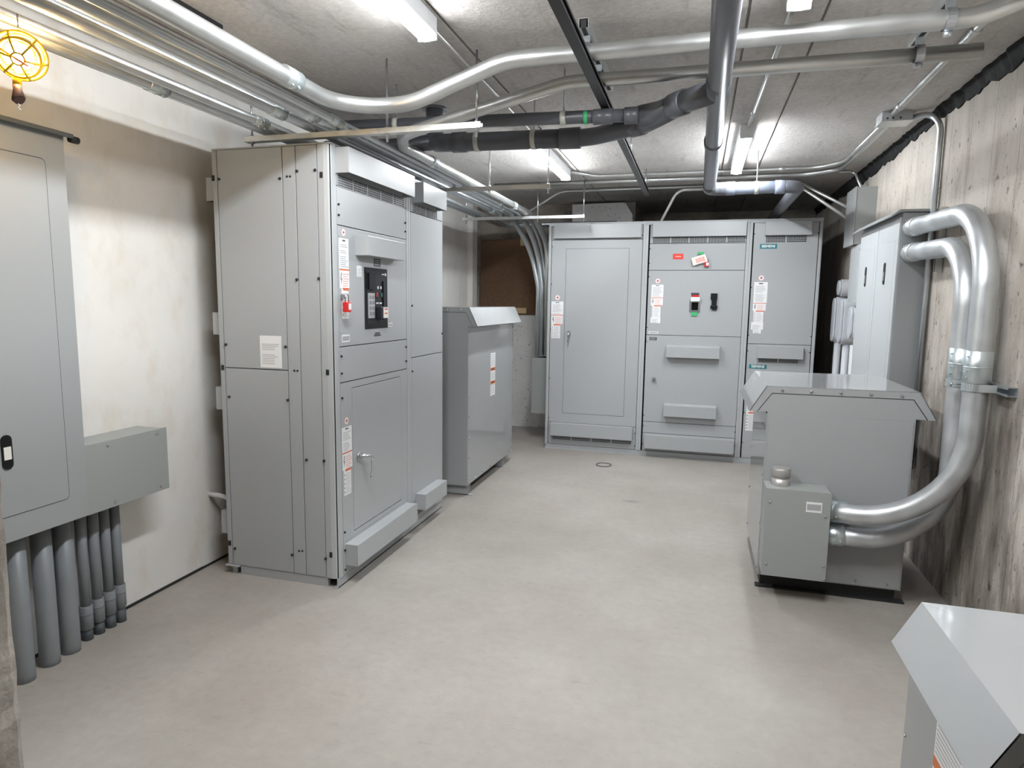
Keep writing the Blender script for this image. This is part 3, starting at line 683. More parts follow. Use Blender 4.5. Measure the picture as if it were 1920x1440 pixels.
# at the left beyond the switchgear
G = transformer('tall grey transformer standing between the left cabinet and the brown board', -2.35, -1.69, 4.72, 6.0, .085, 1.345, 1.485, .14, .078, 'trafo_grey', (0, 1), bolts_top=6)
MB().box(-2.30, -1.74, 4.78, 5.94, .07, .085).build('pedestal', 'base_black', G)
for yy in (4.76, 5.70):
    m = MB(); m.box(-2.32, -1.695, yy, yy + .005, 0, .085); m.box(-2.32, -1.665, yy, yy + .045, 0, .005); m.box(-2.32, -1.695, yy + .04, yy + .045, 0, .085); m.build('foot_rail', 'trafo_end', G)
MB().fbox(FX(-1.694), 4.728, 5.985, .09, 1.33, .0, .005).build('front_panel', 'trafo_grey', G, .001)
for i in range(8):
    z = .14 + i * .165; screw(G, (-1.689, 4.745, z), (1, 0, 0), .006, .007, 'steel', 'bolt'); screw(G, (-1.689, 5.97, z), (1, 0, 0), .006, .007, 'steel', 'bolt')
for i in range(6): screw(G, (-1.689, 4.9 + i * .2, .11), (1, 0, 0), .006, .007, 'steel', 'bolt')
fm = FX(-1.689); a, b = at(919.7, 688, x=-1.689), at(928, 752, x=-1.689)
sy0, sy1 = a.y, at(928.5, 688, x=-1.689).y; z1_, z0_ = 1.095, .725
m = MB(); m.fbox(fm, sy0, sy1, z0_, z1_, -.001, .0008, 'white_sticker')
for zz in (.955, .84): m.frect(fm, sy0, sy1, zz - .014, zz + .014, .0012, 'trafo_orange'); m.frect(fm, sy0 + .03, sy1 - .03, zz - .005, zz + .005, .0015, 'ink')
for i in range(20):
    zz = z0_ + .02 + i * .0175
    if abs(zz - .955) > .02 and abs(zz - .84) > .02: m.frect(fm, sy0 + .01, sy1 - .02, zz, zz + .004, .0012, 'ink_soft')
m.build('warning_label', 'white_sticker', G)
# cropped one in the right foreground
G = transformer('small grey transformer cut off by the bottom right corner', .632, 1.16, 1.42, 2.004, .07, .574, .70, .126, .052, 'trafo_grey', bolts_top=4, vo=-.015)
MB().box(.65, 1.14, 1.44, 1.98, 0, .07).build('pedestal', 'base_black', G)
MB().fbox(FXn(.634), 1.43, 1.995, .08, .555, -.002, .003).build('side_panel', 'trafo_end', G, .001)
screw(G, at(1698, 1380, x=.63), (-1, 0, 0), .004, .005, 'steel', 'bolt'); screw(G, (.631, 1.985, .12), (-1, 0, 0), .004, .005, 'steel', 'bolt')
fm = FXn(.630); ya = at(1753, 1400, x=.630).y; yb = ya - .17
m = MB(); m.fbox(fm, yb, ya, .22, .545, -.001, .0008, 'white_sticker'); zz = at(1756, 1428, x=.63).z
m.frect(fm, yb, ya, zz - .022, zz + .008, .0012, 'trafo_orange')
for i in range(12): m.frect(fm, yb + .01, ya - .008, zz + .02 + i * .012, zz + .0235 + i * .012, .0012, 'ink_soft')
for i in range(5): m.frect(fm, yb + .01, ya - .03, zz - .05 - i * .012, zz - .046 - i * .012, .0012, 'ink')
m.build('warning_label', 'white_sticker', G)

# terminal box on the right transformer
G = thing('junction_box', (.53, 3.575, .14), 'green-grey box on the near end of the right transformer with a conduit hub on top', 'junction box')
MB().box(.380, .685, 3.498, 3.652, .138, .600).build('box_body', 'box_grey', G, .002)
MB().box(.378, .687, 3.490, 3.497, .136, .602).build('cover', 'box_grey', G, .001)
for x, z in ((.40, .53), (.665, .48), (.40, .2), (.672, .22), (.68, .15)): screw(G, (x, 3.490, z), (0, -1, 0), .006, .006, 'steel', 'bolt')
sticker(G, FY(3.490), .572, .646, .495, .548, .0008, 'badge', 'rating_label')
m = MB(); c = V((.455, 3.585, .600)); r = .047
m.tube([c, c + V((0, 0, .035)), c + V((0, 0, .036)), c + V((0, 0, .045)), c + V((0, 0, .046)), c + V((0, 0, .088)), c + V((0, 0, .092))], [r, r, r * .9, r * .9, r * 1.02, r * 1.02, r * .95], 8, 'cast_fitting', caps=False)
m.tube([c + V((0, 0, .092)), c + V((0, 0, .091)), c + V((0, 0, .02))], [r * .95, r * .68, r * .62], 20, 'cast_fitting')
m.build('conduit_hub', 'cast_fitting', G)

# ------------------------------------------------------------------ left wall panelboard, wireway and risers
G = thing('panelboard', (-2.55, 1.65, .61), 'big grey wall panelboard at the left edge with a flush latch, above thick grey pipes', 'electrical panel')
XP = -2.45
MB().box(XL, XP - .004, 1.16, 2.085, .612, 2.155).build('cabinet_body', 'panel_grey', G)
MB().box(XP - .004, XP, 1.15, 2.088, .608, 2.158).build('trim_plate', 'panel_grey', G, .001)
fp = FX(XP); D = (1.30, 2.005, .705, 2.055)
def rrect(a0, a1, b0, b1, r, n=6):
    out = []
    for (ca, cb, s) in ((a1 - r, b1 - r, 0), (a0 + r, b1 - r, 1), (a0 + r, b0 + r, 2), (a1 - r, b0 + r, 3)):
        for i in range(n + 1): t = (s + i / n) * PI / 2; out.append((ca + r * math.cos(t), cb + r * math.sin(t)))
    return out
MB().prism([fp.p(a, b, 0) for a, b in rrect(*D, .02)], (.0006, 0, 0)).build('door_gap', 'base_black', G)
dr = MB().prism([fp.p(a, b, 0) for a, b in rrect(D[0] + .003, D[1] - .003, D[2] + .003, D[3] - .003, .018)], (.0022, 0, 0)).build('door', 'panel_grey', G)
lc = at(11.5, 848, x=XP)
MB().prism([fp.p(a, b, .0022) for a, b in rrect(lc.y - .02, lc.y + .02, lc.z - .065, lc.z + .065, .0195)], (.004, 0, 0)).build('latch', 'black_plastic', dr)
MB().fbox(fp, lc.y - .014, lc.y + .013, lc.z - .028, lc.z + .02, .006, .009).build('latch_key_plate', 'cream_sticker', dr)
m = MB(); m.box(XL, XP + .035, 1.12, 2.10, 2.158, 2.166); m.box(XP + .025, XP + .04, 1.12, 2.10, 2.15, 2.166); m.build('drip_hood', 'hood_shaded', G, .002)
MB().cyl((XP + .018, 2.10, 2.150), (XP + .018, 2.135, 2.150), .014, 14).build('hinge_end', 'base_black', G)

G = thing('junction_box', (-2.56, 2.32, .60), 'grey screw-cover trough fixed to the right of the wall panelboard', 'junction box')
MB().box(XL, -2.480, 2.10, 2.549, .600, .898).build('box_body', 'box_grey', G, .001)
MB().box(-2.479, -2.474, 2.103, 2.552, .598, .902).build('cover', 'box_grey', G, .001)
MB().box(XL, -2.50, 2.088, 2.10, .62, .88).build('nipple_gap', 'base_black', G)
for y, z in ((2.22, .882), (2.49, .882), (2.24, .62), (2.50, .62)): screw(G, (-2.474, y, z), (1, 0, 0), .006, .006, 'steel', 'bolt')

big = [(-2.53, 1.58), (-2.53, 1.70), (-2.53, 1.823), (-2.548, 1.945), (-2.554, 2.045)]
for i, (x, y) in enumerate(big):
    r = .038
    lab = ['thick grey riser pipe below the panelboard, {}'.format(k) for k in ('hidden', 'hidden', 'leftmost beside the broken wall edge', 'middle one of three', 'closest to the thin risers')][i]
    if i < 2: continue
    o = MB().tube([(x, y, -.02), (x, y, .03), (x, y, .608)], r, 24).build('riser_pipe', 'pvc_riser'); tag(o, lab, 'pipe', 'thick grey risers below the panelboard')
sm = [(-2.575, 2.145), (-2.575, 2.205), (-2.575, 2.266), (-2.575, 2.322)]
for i, (x, y) in enumerate(sm):
    lab = 'thin grey riser pipe below the trough, ' + ['leftmost of four, beside the thick pipes', 'second from the left of four', 'third from the left of four', 'rightmost of four'][i]
    G = thing('riser_pipe', (x, y, 0), lab, 'pipe', 'thin grey risers below the trough'); r = .0215
    zc = .1 + .008 * i
    MB().tube([(x, y, .06), (x, y, .60)], r, 20).build('pipe', 'pvc_riser', G)
    MB().tube([(x, y, zc - .05), (x, y, zc - .048), (x, y, zc + .058), (x, y, zc + .06)], [r + .003, r + .0055, r + .0055, r + .003], 20).build('coupling', 'pvc_riser', G)
    MB().tube([(x, y, zc + .02), (x, y, zc + .024)], r + .0065, 20).build('coupling_ring', 'pvc_riser', G)
    MB().tube([(x, y, -.02), (x, y, .06)], [r * 1.1, r], 20).build('buried_stub', 'pvc_buried', G)

# ------------------------------------------------------------------ right wall equipment
G = thing('fused_switch_cabinet', (1.22, 4.95, .7), 'tall pale two-door cabinet on the right wall where the two big conduits enter', 'electrical cabinet')
XC = 1.14
MB().box(XC + .012, 1.305, 4.48, 5.47, .62, 2.095).build('cabinet_body', 'panel_grey', G, .002)
fc = FXn(XC + .012)
for a0, a1 in ((4.485, 4.955), (4.96, 5.465)):
    d_ = MB().fbox(fc, a0 + .002, a1 - .002, .63, 2.07, 0, .012).build('door', 'cabinet_pale', G, .002)
    mm = MB()
    for q in ((a0 + .06, a0 + .062, .75, 1.94), (a0 + .10, a1 - .07, 1.938, 1.94)): mm.fbox(fc, *q, .012, .0125)
    mm.build('door_crease', 'box_grey', d_)
    pc = fc.p((a0 + a1) / 2 + .02, 1.745, .012)
    MB().prism([fc.p((a0 + a1) / 2 + .02 + dx, 1.745 + dz, .012) for dx, dz in rrect(-.02, .02, -.07, .07, .0195)], (-.004, 0, 0)).build('latch', 'black_plastic', d_)
    MB().fbox(fc, (a0 + a1) / 2 + .012, (a0 + a1) / 2 + .028, 1.70, 1.755, .0125, .019).build('handle', 'steel', d_, .003)
m = MB(); m.prism([V((1.31, 4.46, 2.095)), V((1.31, 4.46, 2.112)), V((XC - .01, 4.46, 2.112)), V((XC - .055, 4.46, 2.075)), V((XC - .05, 4.46, 2.07)), V((XC - .005, 4.46, 2.098))], (0, 1.03, 0)); m.build('rain_hood', 'panel_grey', G, .001)
for a in (4.6, 4.8): pass
G = thing('junction_box', (1.25, 6.05, 2.03), 'dark grey box high on the right wall under the ceiling corner', 'junction box')
MB().box(1.172, XR, 5.881, 6.22, 2.03, 2.48).build('box_body', 'box_grey', G, .001)
MB().box(1.165, 1.171, 5.877, 6.225, 2.027, 2.485).build('cover', 'panel_grey', G, .001)
G = thing('junction_box', (1.26, 5.9, 1.57), 'pale grey box below the high dark box on the right wall', 'junction box')
MB().box(1.207, XR, 5.72, 6.08, 1.57, 2.026).build('box_body', 'cabinet_pale', G, .001); MB().box(1.20, 1.206, 5.717, 6.083, 1.567, 2.022).build('cover', 'cabinet_pale', G, .001)
for z in (1.6, 1.98): screw(G, (1.20, 5.75, z), (-1, 0, 0), .005, .005, 'steel', 'bolt')
def pill(G_, cx, cy, z0, z1, r, dx):
    n = 10; pts = []
    for i in range(n + 1): t = PI * i / n; pts.append((r * math.cos(t), z1 - r + r * math.sin(t)))
    for i in range(n + 1): t = PI + PI * i / n; pts.append((r * math.cos(t), z0 + r + r * math.sin(t)))
    m_ = MB(); m_.prism([V((cx, cy + a, b)) for a, b in pts], (dx, 0, 0)); return m_
names = ['far upper', 'leftmost lower', 'middle lower', 'right-hand lower, partly behind the tall cabinet']
for i, (cy, z0_, z1_, xx) in enumerate(((6.62, 1.625, 1.78, 1.22), (6.66, 1.20, 1.62, 1.20), (6.30, 1.20, 1.60, 1.19), (6.0, 1.26, 1.54, 1.21))):
    G = thing('conduit_fitting', (xx, cy, z0_), 'pale plastic rounded conduit fitting on the right wall, ' + names[i], 'conduit fitting', 'pale plastic fittings on the right wall')
    pill(G, xx + .02, cy, z0_, z1_, .07, 1.31 - xx - .02).build('fitting_body', 'pvc_pale', G, .006); pill(G, xx, cy, z0_ + .01, z1_ - .01, .062, .018).build('fitting_cover', 'pvc_pale', G, .004)
for i, cy in enumerate((6.66, 6.30, 6.0)):
    o = MB().tube([(1.26, cy, 0), (1.26, cy, 1.215)], .03, 16).build('riser_pipe', 'pvc_pale'); tag(o, 'pale plastic riser below the ' + names[i + 1].split(',')[0] + ' conduit fitting', 'pipe', 'pale plastic risers on the right wall')
o = MB().tube([(1.27, 6.30, 1.74), (1.27, 6.30, 2.03)], .011, 12).build('conduit', 'galv_dull'); tag(o, 'short thin conduit between the high dark box and the pale fittings', 'conduit')
# vertical strut and thin conduit beside the tall cabinet
def strut(path0, path1, w, h, up, mt, slots=False):
    """C channel from path0 to path1; 'up' is the closed back side"""
    a, b = V(path0), V(path1); t = (b - a).normalized(); up = V(up).normalized(); s = t.cross(up).normalized(); m_ = MB(); k = .0025
    def slab(s0, s1, u0, u1):
        vs = [a + s * x + up * z for x in (s0, s1) for z in (u0, u1)]; m_.prism([vs[0], vs[1], vs[3], vs[2]], b - a)
    slab(-w / 2, w / 2, h / 2 - k, h / 2); slab(-w / 2, -w / 2 + k, -h / 2, h / 2 - k); slab(w / 2 - k, w / 2, -h / 2, h / 2 - k)
    slab(-w / 2 + k, -w / 4, -h / 2, -h / 2 + k); slab(w / 4, w / 2 - k, -h / 2, -h / 2 + k)
    return m_
o = strut((1.30, 4.28, 1.735), (1.30, 4.28, 2.095), .035, .035, (1, 0, 0), 'galv_dull').build('strut_channel', 'galv_dull'); tag(o, 'short upright strut channel on the right wall behind the two big conduits', 'strut channel')

# two big conduits looping from the tall cabinet to the transformer
R_ = .05
rc = [('outer large bent conduit on the right wall, nearer the camera', fillet([(1.205, 4.48, 2.005), (1.215, 3.375, 1.975), (1.222, 3.375, .50), (.69, 3.575, .487)], [.38, .48], 20), [(V((1.205, 4.40, 2.003)), (0, 1, 0)), (V((1.22, 3.375, 1.27)), (0, 0, 1)), (V((.735, 3.572, .487)), (1, 0, 0))]),
      ('inner large bent conduit on the right wall, behind the outer one', fillet([(1.205, 4.48, 1.857), (1.212, 3.565, 1.83), (1.222, 3.565, .362), (.69, 3.578, .358)], [.30, .38], 20), [(V((1.205, 4.40, 1.855)), (0, 1, 0)), (V((1.218, 3.565, 1.27)), (0, 0, 1)), (V((.73, 3.577, .358)), (1, 0, 0))])]
for lab, path, cps in rc:
    G = thing('large_conduit', (1.2, 3.5, .4), lab, 'conduit', 'large conduits on the right wall')
    MB().tube(path, R_, 28).build('bent_pipe', 'galv_big', G)
    coupling(G, cps[0][0], cps[0][1], R_, .10, 'galv_big', 1, (-.8, 0, .6)); coupling(G, cps[1][0], cps[1][1], R_, .145, 'zinc', 2, (-.75, -.4, 0)); coupling(G, cps[2][0], cps[2][1], R_, .085, 'zinc', 1, (0, -1, -.2), 'connector')
# their wall strut with straps
G = thing('strut_bracket', (1.3, 3.4, 1.17), 'horizontal strut bracket strapping both large conduits to the right wall', 'pipe bracket')
strut((1.30, 3.22, 1.178), (1.30, 3.72, 1.178), .04, .04, (1, 0, 0), 'galv').build('channel', 'galv', G)
for yy, xx in ((3.375, 1.221), (3.565, 1.218)):
    m = MB(); n = 18; ring = []
    for i in range(n + 1):
        t = PI * .5 + PI * i / n; ring.append((xx + (R_ + .004) * math.cos(t), yy + (R_ + .004) * math.sin(t)))
    ring = [(1.28, yy + R_ + .004)] + ring + [(1.28, yy - R_ - .004)]
    for (xa, ya), (xb, yb_) in zip(ring[:-1], ring[1:]):
        d = V((xb - xa, yb_ - ya, 0)); nn = V((-d.y, d.x, 0)).normalized() * -.003
        m.prism([V((xa, ya, 1.162)), V((xb, yb_, 1.162)), V((xb, yb_, 1.162)) + nn, V((xa, ya, 1.162)) + nn], (0, 0, .034))
    m.build('strap', 'zinc', G)
m = MB(); m.tube([(1.15, 3.46, 1.18), (1.145, 3.46, 1.18), (1.27, 3.46, 1.18)], [.012, .016, .006], 12); m.build('strap_bolt', 'steel', G)

# ------------------------------------------------------------------ overhead: trapeze hangers
def trapeze(label, y, xa, xb, z, rods, mt='strut_pale', below=.05):
    G = thing('trapeze_hanger', ((xa + xb) / 2, y, z), label, 'pipe hanger', 'trapeze hangers under the conduit bundle')
    strut((xa, y, z), (xb, y, z), .041, .026, (0, 0, -1), mt).build('channel', mt, G)
    for x in rods:
        rd = MB().cyl((x, y, z - below), (x, y, ZC), .0055, 10).build('threaded_rod', 'steel', G)
        for s in (-1, 1): MB().tube([(x, y, z + s * .016 - .004), (x, y, z + s * .016 + .006)], .012, 6).build('nut', 'steel', G)
    return G
ZS = 2.352
trapeze('nearest trapeze hanger over the left switchgear, its long strut reaching into the room', 3.02, -2.315, -1.02, ZS, (-1.506, -1.045, -2.28))
trapeze('middle trapeze hanger, its dark strut over the far left cabinet section', 4.66, -2.31, -1.055, ZS, (-1.51, -1.07, -2.28), 'galv_dull')
trapeze('farthest trapeze hanger, just before the leftmost back switchgear section', 6.30, -2.315, -1.085, ZS, (-1.545, -1.095, -2.28))
trapeze('trapeze hanger at the top left beyond the picture edge', 1.35, -2.315, -1.05, ZS, (-1.1, -2.28), 'galv_dull')

# conduit bundle
ZT = ZS + .0135
bundle = [(-2.188, .028, 'thick conduit at the wall side of the bundle, with coupling', (2.30,)), (-2.095, .020, 'thinner conduit second from the left wall in the bundle', (2.84,)),
          (-1.915, .0275, 'third conduit from the wall in the overhead bundle', (2.72, 6.0)), (-1.793, .0285, 'fourth conduit from the wall in the overhead bundle', (2.80, 5.9)),
          (-1.716, .017, 'thin conduit squeezed beside the big bent ones in the bundle', (2.9, 5.6))]
for i, (x, r, lab, cps) in enumerate(bundle):
    z = ZT + r
    G = thing('conduit', (x, 4, z), lab, 'conduit', 'overhead conduit bundle')
    if i < 2: pts = fillet([(x, -1.0, z), (x, 7.25 - i * .12, z), (-.9, 7.25 - i * .12, z)], .18)
    else:
        dx = [0, 0, -1.70, -1.655, -1.625][i]; dy = [0, 0, 7.03, 7.02, 7.04][i]
        pts = fillet([(x, -1.0, z), (x, 6.72, z), (x + (dx - x) * .55, dy, 2.12), (dx, dy, 1.70), (dx, dy, .94)], [.30, .5, .6])
    MB().tube(pts, r, 20).build('pipe', 'galv', G)
    for cy in cps: coupling(G, (x, cy, z), (0, 1, 0), r, .10, 'zinc', 1, (.3, 0, -1))
# large conduit turning across the room (nearer)
G = thing('conduit', (-.3, 2.88, 2.5), 'large conduit leaving the bundle nearest the camera and crossing the room', 'conduit')
pts = fillet([(-1.635, -1.0, 2.42), (-1.635, 2.88, 2.415), (-1.30, 2.88, 2.435), (-.86, 2.88, 2.583), (.93, 2.88, 2.583), (1.20, 2.88, 2.68)], [.27, .45, .5, .3], 14)
MB().tube(pts, .035, 24).build('pipe', 'galv_dull', G); coupling(G, (-1.635, 2.42, 2.42), (0, 1, 0), .035, .10, 'zinc', 1, (.6, 0, -.8))
G = thing('conduit', (-.3, 3.22, 2.5), 'large conduit crossing the room behind the first, hooking back above the middle drain pipe', 'conduit')
pts = fillet([(1.065, 3.235, 2.58), (-.66, 3.22, 2.58), (-1.14, 3.22, 2.472), (-1.52, 3.22, 2.385), (-1.657, 3.52, 2.40), (-1.657, 6.65, 2.402), (-1.60, 7.0, 2.15), (-1.586, 7.0, .94)], [.5, .5, .13, .15, .3, .3], 12)
MB().tube(pts, .031, 24).build('pipe', 'galv_dull', G); coupling(G, (-1.657, 3.95, 2.401), (0, 1, 0), .031, .09, 'zinc', 1, (.6, 0, -.8)); coupling(G, (-1.657, 5.85, 2.401), (0, 1, 0), .031, .09, 'zinc', 1, (.6, 0, -.8))
# ceiling struts holding them
for xs, ya, yb_, lab in ((-.508, 2.80, 3.62, 'short dark ceiling strut clamping both crossing conduits near the middle'), (.836, 2.55, 3.33, 'short ceiling strut clamping both crossing conduits near the right wall')):
    G = thing('ceiling_strut', (xs, 3.2, 2.66), lab, 'strut channel', 'ceiling struts for the crossing conduits')
    strut((xs, ya, ZC - .0205), (xs, yb_, ZC - .0205), .041, .041, (0, 0, 1), 'galv_dull').build('channel', 'galv_dull', G)
    MB().box(xs - .012, xs + .012, ya + .002, yb_ - .002, ZC - .038, ZC - .006).build('channel_shadow', 'base_black', G)  # black filler stands in for the shade inside the channel
    for cy, r in ((2.88, .035), (3.226, .031)):
        m = MB(); ring = [(cy + (r + .003) * math.cos(t * PI / 10), 2.582 + (r + .003) * math.sin(t * PI / 10)) for t in range(20)]
        for k in range(20):
            (ya_, za_), (yb2, zb2) = ring[k], ring[(k + 1) % 20]; q = V((0, ya_ - cy, za_ - 2.582)).normalized() * .003; q2 = V((0, yb2 - cy, zb2 - 2.582)).normalized() * .003
            m.prism([V((xs - .016, ya_, za_)), V((xs - .016, yb2, zb2)), V((xs - .016, yb2, zb2)) + q2, V((xs - .016, ya_, za_)) + q], (.032, 0, 0))
        m.box(xs - .016, xs + .016, cy - .004, cy + .004, 2.582 + r, ZC - .03); m.tube([(xs - .014, cy, 2.582 - r - .014), (xs + .014, cy, 2.582 - r - .014)], .011, 10)
        m.build('pipe_clamp', 'galv', G)
o = strut((-2.035, -.5, ZC - .0205), (-2.035, 2.5, ZC - .0205), .041, .041, (0, 0, 1), 'strut_black').build('ceiling_strut', 'strut_black'); tag(o, 'long ceiling strut running above the conduit bundle at the top left', 'strut channel')
# black strut below ceiling
G = thing('black_strut', (-.5, 4, 2.5), 'long black strut running down the room below the ceiling', 'strut channel')
strut((-.49, -.6, 2.510), (-.49, 6.07, 2.510), .041, .041, (-1, 0, 0), 'strut_black').build('channel', 'strut_black', G)
for yy in (.4, 2.2, 4.6, 5.9): MB().cyl((-.49, yy, 2.52), (-.49, yy, ZC), .005, 8).build('threaded_rod', 'steel', G)

# ------------------------------------------------------------------ drain piping (one glued assembly)
G = thing('drain_pipe', (-.3, 4, 2.3), 'dark grey plastic drain piping hung below the ceiling with a branch to the left', 'pipe')
ZD = 2.43
def ringed(p, ax, r, L, nm='coupling', mt='pvc_drain'):
    p = V(p); ax = V(ax).normalized()
    return MB().tube([p - ax * L / 2, p - ax * (L / 2 - .002), p + ax * (L / 2 - .002), p + ax * L / 2], [r, r + .006, r + .006, r], 24).build(nm, mt, G)
r = .0445; xd = .036
MB().tube([(xd + .006, -1.2, ZD + .004), (xd, 5.25, ZD - .012)], r, 28).build('main_pipe', 'pvc_drain', G)
ringed((xd, 3.02, ZD), (0, 1, 0), r, .30, 'wye_hub'); ringed((xd, 3.9, ZD - .004), (0, 1, 0), r, .10)
# branches
br = fillet([(xd, 3.0, ZD), (-.14, 3.24, ZD + .005), (-.30, 3.36, ZD + .02)], .15)
MB().tube([(xd, 3.0, ZD), (-.16, 3.22, ZD + .008)], r * 1.12, 24).build('wye_branch', 'pvc_drain', G)
ringed((-.13, 3.185, ZD + .006), (-.66, .75, 0), r * 1.12, .09)
MB().tube([(-.14, 3.20, ZD + .01), (-.22, 3.30, ZD + .012), (-.32, 3.38, ZD + .02)], r * 1.05, 24).build('elbow', 'pvc_drain', G)
up = [(-.26, 3.36, ZD + .015), (-1.95, 3.375, ZD + .06)]
MB().tube(up, .0315, 24).build('upper_pipe', 'pvc_drain', G); ringed((-.36, 3.361, ZD + .017), (1, 0, 0), .034, .07); ringed((-.50, 3.362, ZD + .02), (1, 0, 0), .0315, .10)
MB().tube([(-.575, 3.362, ZD + .0215), (-.595, 3.362, ZD + .022)], .0325, 24).build('green_label', 'green', G)
MB().tube(fillet([(-.15, 3.22, ZD + .0), (-.30, 3.46, ZD), (-.62, 3.74, ZD + .018), (-.85, 3.75, ZD + .018)], .2), r * 1.05, 24).build('lower_branch', 'pvc_drain', G)
ringed((-.34, 3.50, ZD + .004), (-.75, .66, 0), r * 1.05, .08)
MB().tube(fillet([(-.70, 3.75, ZD + .02), (-1.50, 3.75, ZD + .034), (-1.585, 3.82, ZD + .05), (-1.595, 3.83, ZC)], [.05, .06]), .052, 28).build('lower_pipe', 'pvc_drain', G)
ringed((-.74, 3.75, ZD + .02), (1, 0, 0), .052, .12); ringed((-1.40, 3.75, ZD + .032), (1, 0, 0), .052, .09, 'band_clamp')
MB().tube([(-1.595, 3.83, ZC - .012), (-1.595, 3.83, ZC)], .075, 28).build('ceiling_flange', 'pvc_drain', G)
MB().tube([(-1.54, 3.80, 2.485), (-1.9, 3.9, 2.50), (-2.38, 3.9, 2.51)], .046, 24).build('rear_pipe', 'pvc_drain', G)
# far run under the last luminaire
yr = 5.40; zr = ZD - .012
MB().tube(fillet([(xd, 5.2, zr), (xd, yr, zr), (.16, yr, zr)], .08), r * 1.1, 26).build('elbow', 'pvc_drain', G)
MB().tube([(.10, yr, zr), (.60, yr, zr + .002)], r, 26).build('far_pipe', 'pvc_blue', G)
ringed((.19, yr, zr), (1, 0, 0), r, .07, mt='pvc_blue'); ringed((.545, yr, zr), (1, 0, 0), r, .07, mt='pvc_blue')
MB().tube(fillet([(.58, yr, zr), (.68, yr, zr), (.68, 5.9, zr), (.68, 7.6, zr - .01)], .09), r * 1.06, 26).build('rear_elbow', 'pvc_drain', G)
def strapc(x, y, z, r_, ax, rod=True):
    m_ = MB(); a = V(ax); m_.tube([V((x, y, z)) - a * .014, V((x, y, z)) + a * .014], r_ + .0035, 24, 'strap_cream')
    st = m_.build('pipe_strap', 'strap_cream', G)
    if rod: MB().cyl((x, y, z + r_), (x, y, ZC), .004, 8).build('strap_rod', 'galv_dull', st)
strapc(-.70, 3.364, ZD + .026, .0315, (1, 0, 0)); strapc(-1.665 + .04, 3.373, ZD + .052, .0315, (1, 0, 0)); strapc(-.95, 3.75, ZD + .024, .052, (1, 0, 0)); strapc(-1.29, 3.75, ZD + .03, .052, (1, 0, 0)); strapc(.38, yr, zr, r, (1, 0, 0))

# ------------------------------------------------------------------ thin conduits on the ceiling
def emt(label, pts, rad, r=.0135, mt='galv_dull', cps=(), name='thin_conduit'):
    G_ = thing(name, V(pts[0]), label, 'conduit', 'thin ceiling conduits')
    MB().tube(fillet(pts, rad, 10), r, 14).build('pipe', mt, G_)
    for p, a in cps: coupling(G_, p, a, r, .05, mt, 0)
    return G_
ze = ZC - .018
emt('thin conduit from the far left luminaire across the ceiling and along its right side', [(-1.14, 5.80, ze), (-.95, 6.05, ze), (.9, 6.05, ze), (1.06, 5.85, ze), (1.06, 4.64, ze)], [.1, .2, .2], cps=(((.62, 6.05, ze), (1, 0, 0)),))
emt('middle of three thin conduits crossing the far ceiling', [(-2.0, 6.33, ze), (.85, 6.33, ze), (1.09, 6.15, ze), (1.09, 4.66, ze)], [.2, .15], .019, cps=(((-.52, 6.33, ze), (1, 0, 0)), ((.0, 6.33, ze), (1, 0, 0))))
emt('lowest of three thin conduits crossing the far ceiling, dipping to the high wall box', [(-1.95, 6.75, 2.35), (-1.42, 6.75, ze - .005), (.62, 6.75, ze), (.85, 6.62, ze - .03), (1.19, 6.22, 2.36)], [.3, .2, .15], .014)
emt('thin conduit beside it ending lower on the high wall box', [(.55, 6.70, ze - .035), (.82, 6.55, ze - .06), (1.19, 6.22, 2.27)], [.15], .014)
emt('thin pale conduit bending down onto the top of the middle back cabinet', [(.10, 6.72, ze - .035), (-.25, 6.72, ze - .035), (-.40, 6.72, 2.33)], [.13], .013, 'strap_cream')
emt('thin conduit along the ceiling from near camera to the ceiling box', [(1.045, -.6, ze), (1.045, 3.0, ze), (1.06, 4.50, ze)], .1, .0165, cps=(((1.049, 3.27, ze), (0, 1, 0)), ((1.056, 4.35, ze), (0, 1, 0))))
emt('thin conduit dropping from the ceiling box down the right wall', [(1.17, 4.57, ze - .012), (1.297, 4.44, ze - .012), (1.297, 4.435, .55)], .12, .017, 'galv')
emt('thin conduit between the left luminaires', [(-1.135, 2.66, ze), (-1.135, 4.62, ze)], .1, .0065)
emt('thin conduit between the right luminaires', [(.30, 2.72, ze), (.255, 4.60, ze)], .1, .011, cps=(((.262, 4.3, ze), (0, 1, 0)),))
emt('thin conduit curling from ceiling corner into the top of the high wall box', [(1.10, 6.28, ze), (1.22, 6.28, ze), (1.26, 6.15, 2.5)], .06, .011)
G = thing('ceiling_box', (1.08, 4.57, 2.64), 'square steel junction box on the ceiling near the right wall', 'junction box')
MB().box(1.0, 1.165, 4.50, 4.64, 2.635, ZC).build('box_body', 'galv', G, .002); MB().box(.995, 1.17, 4.495, 4.645, 2.630, 2.635).build('cover', 'strut_pale', G, .001)
for x in (1.03, 1.06, 1.1): MB().cyl((x, 4.498, 2.648), (x, 4.5, 2.648), .006, 8).build('knockout', 'base_black', G)

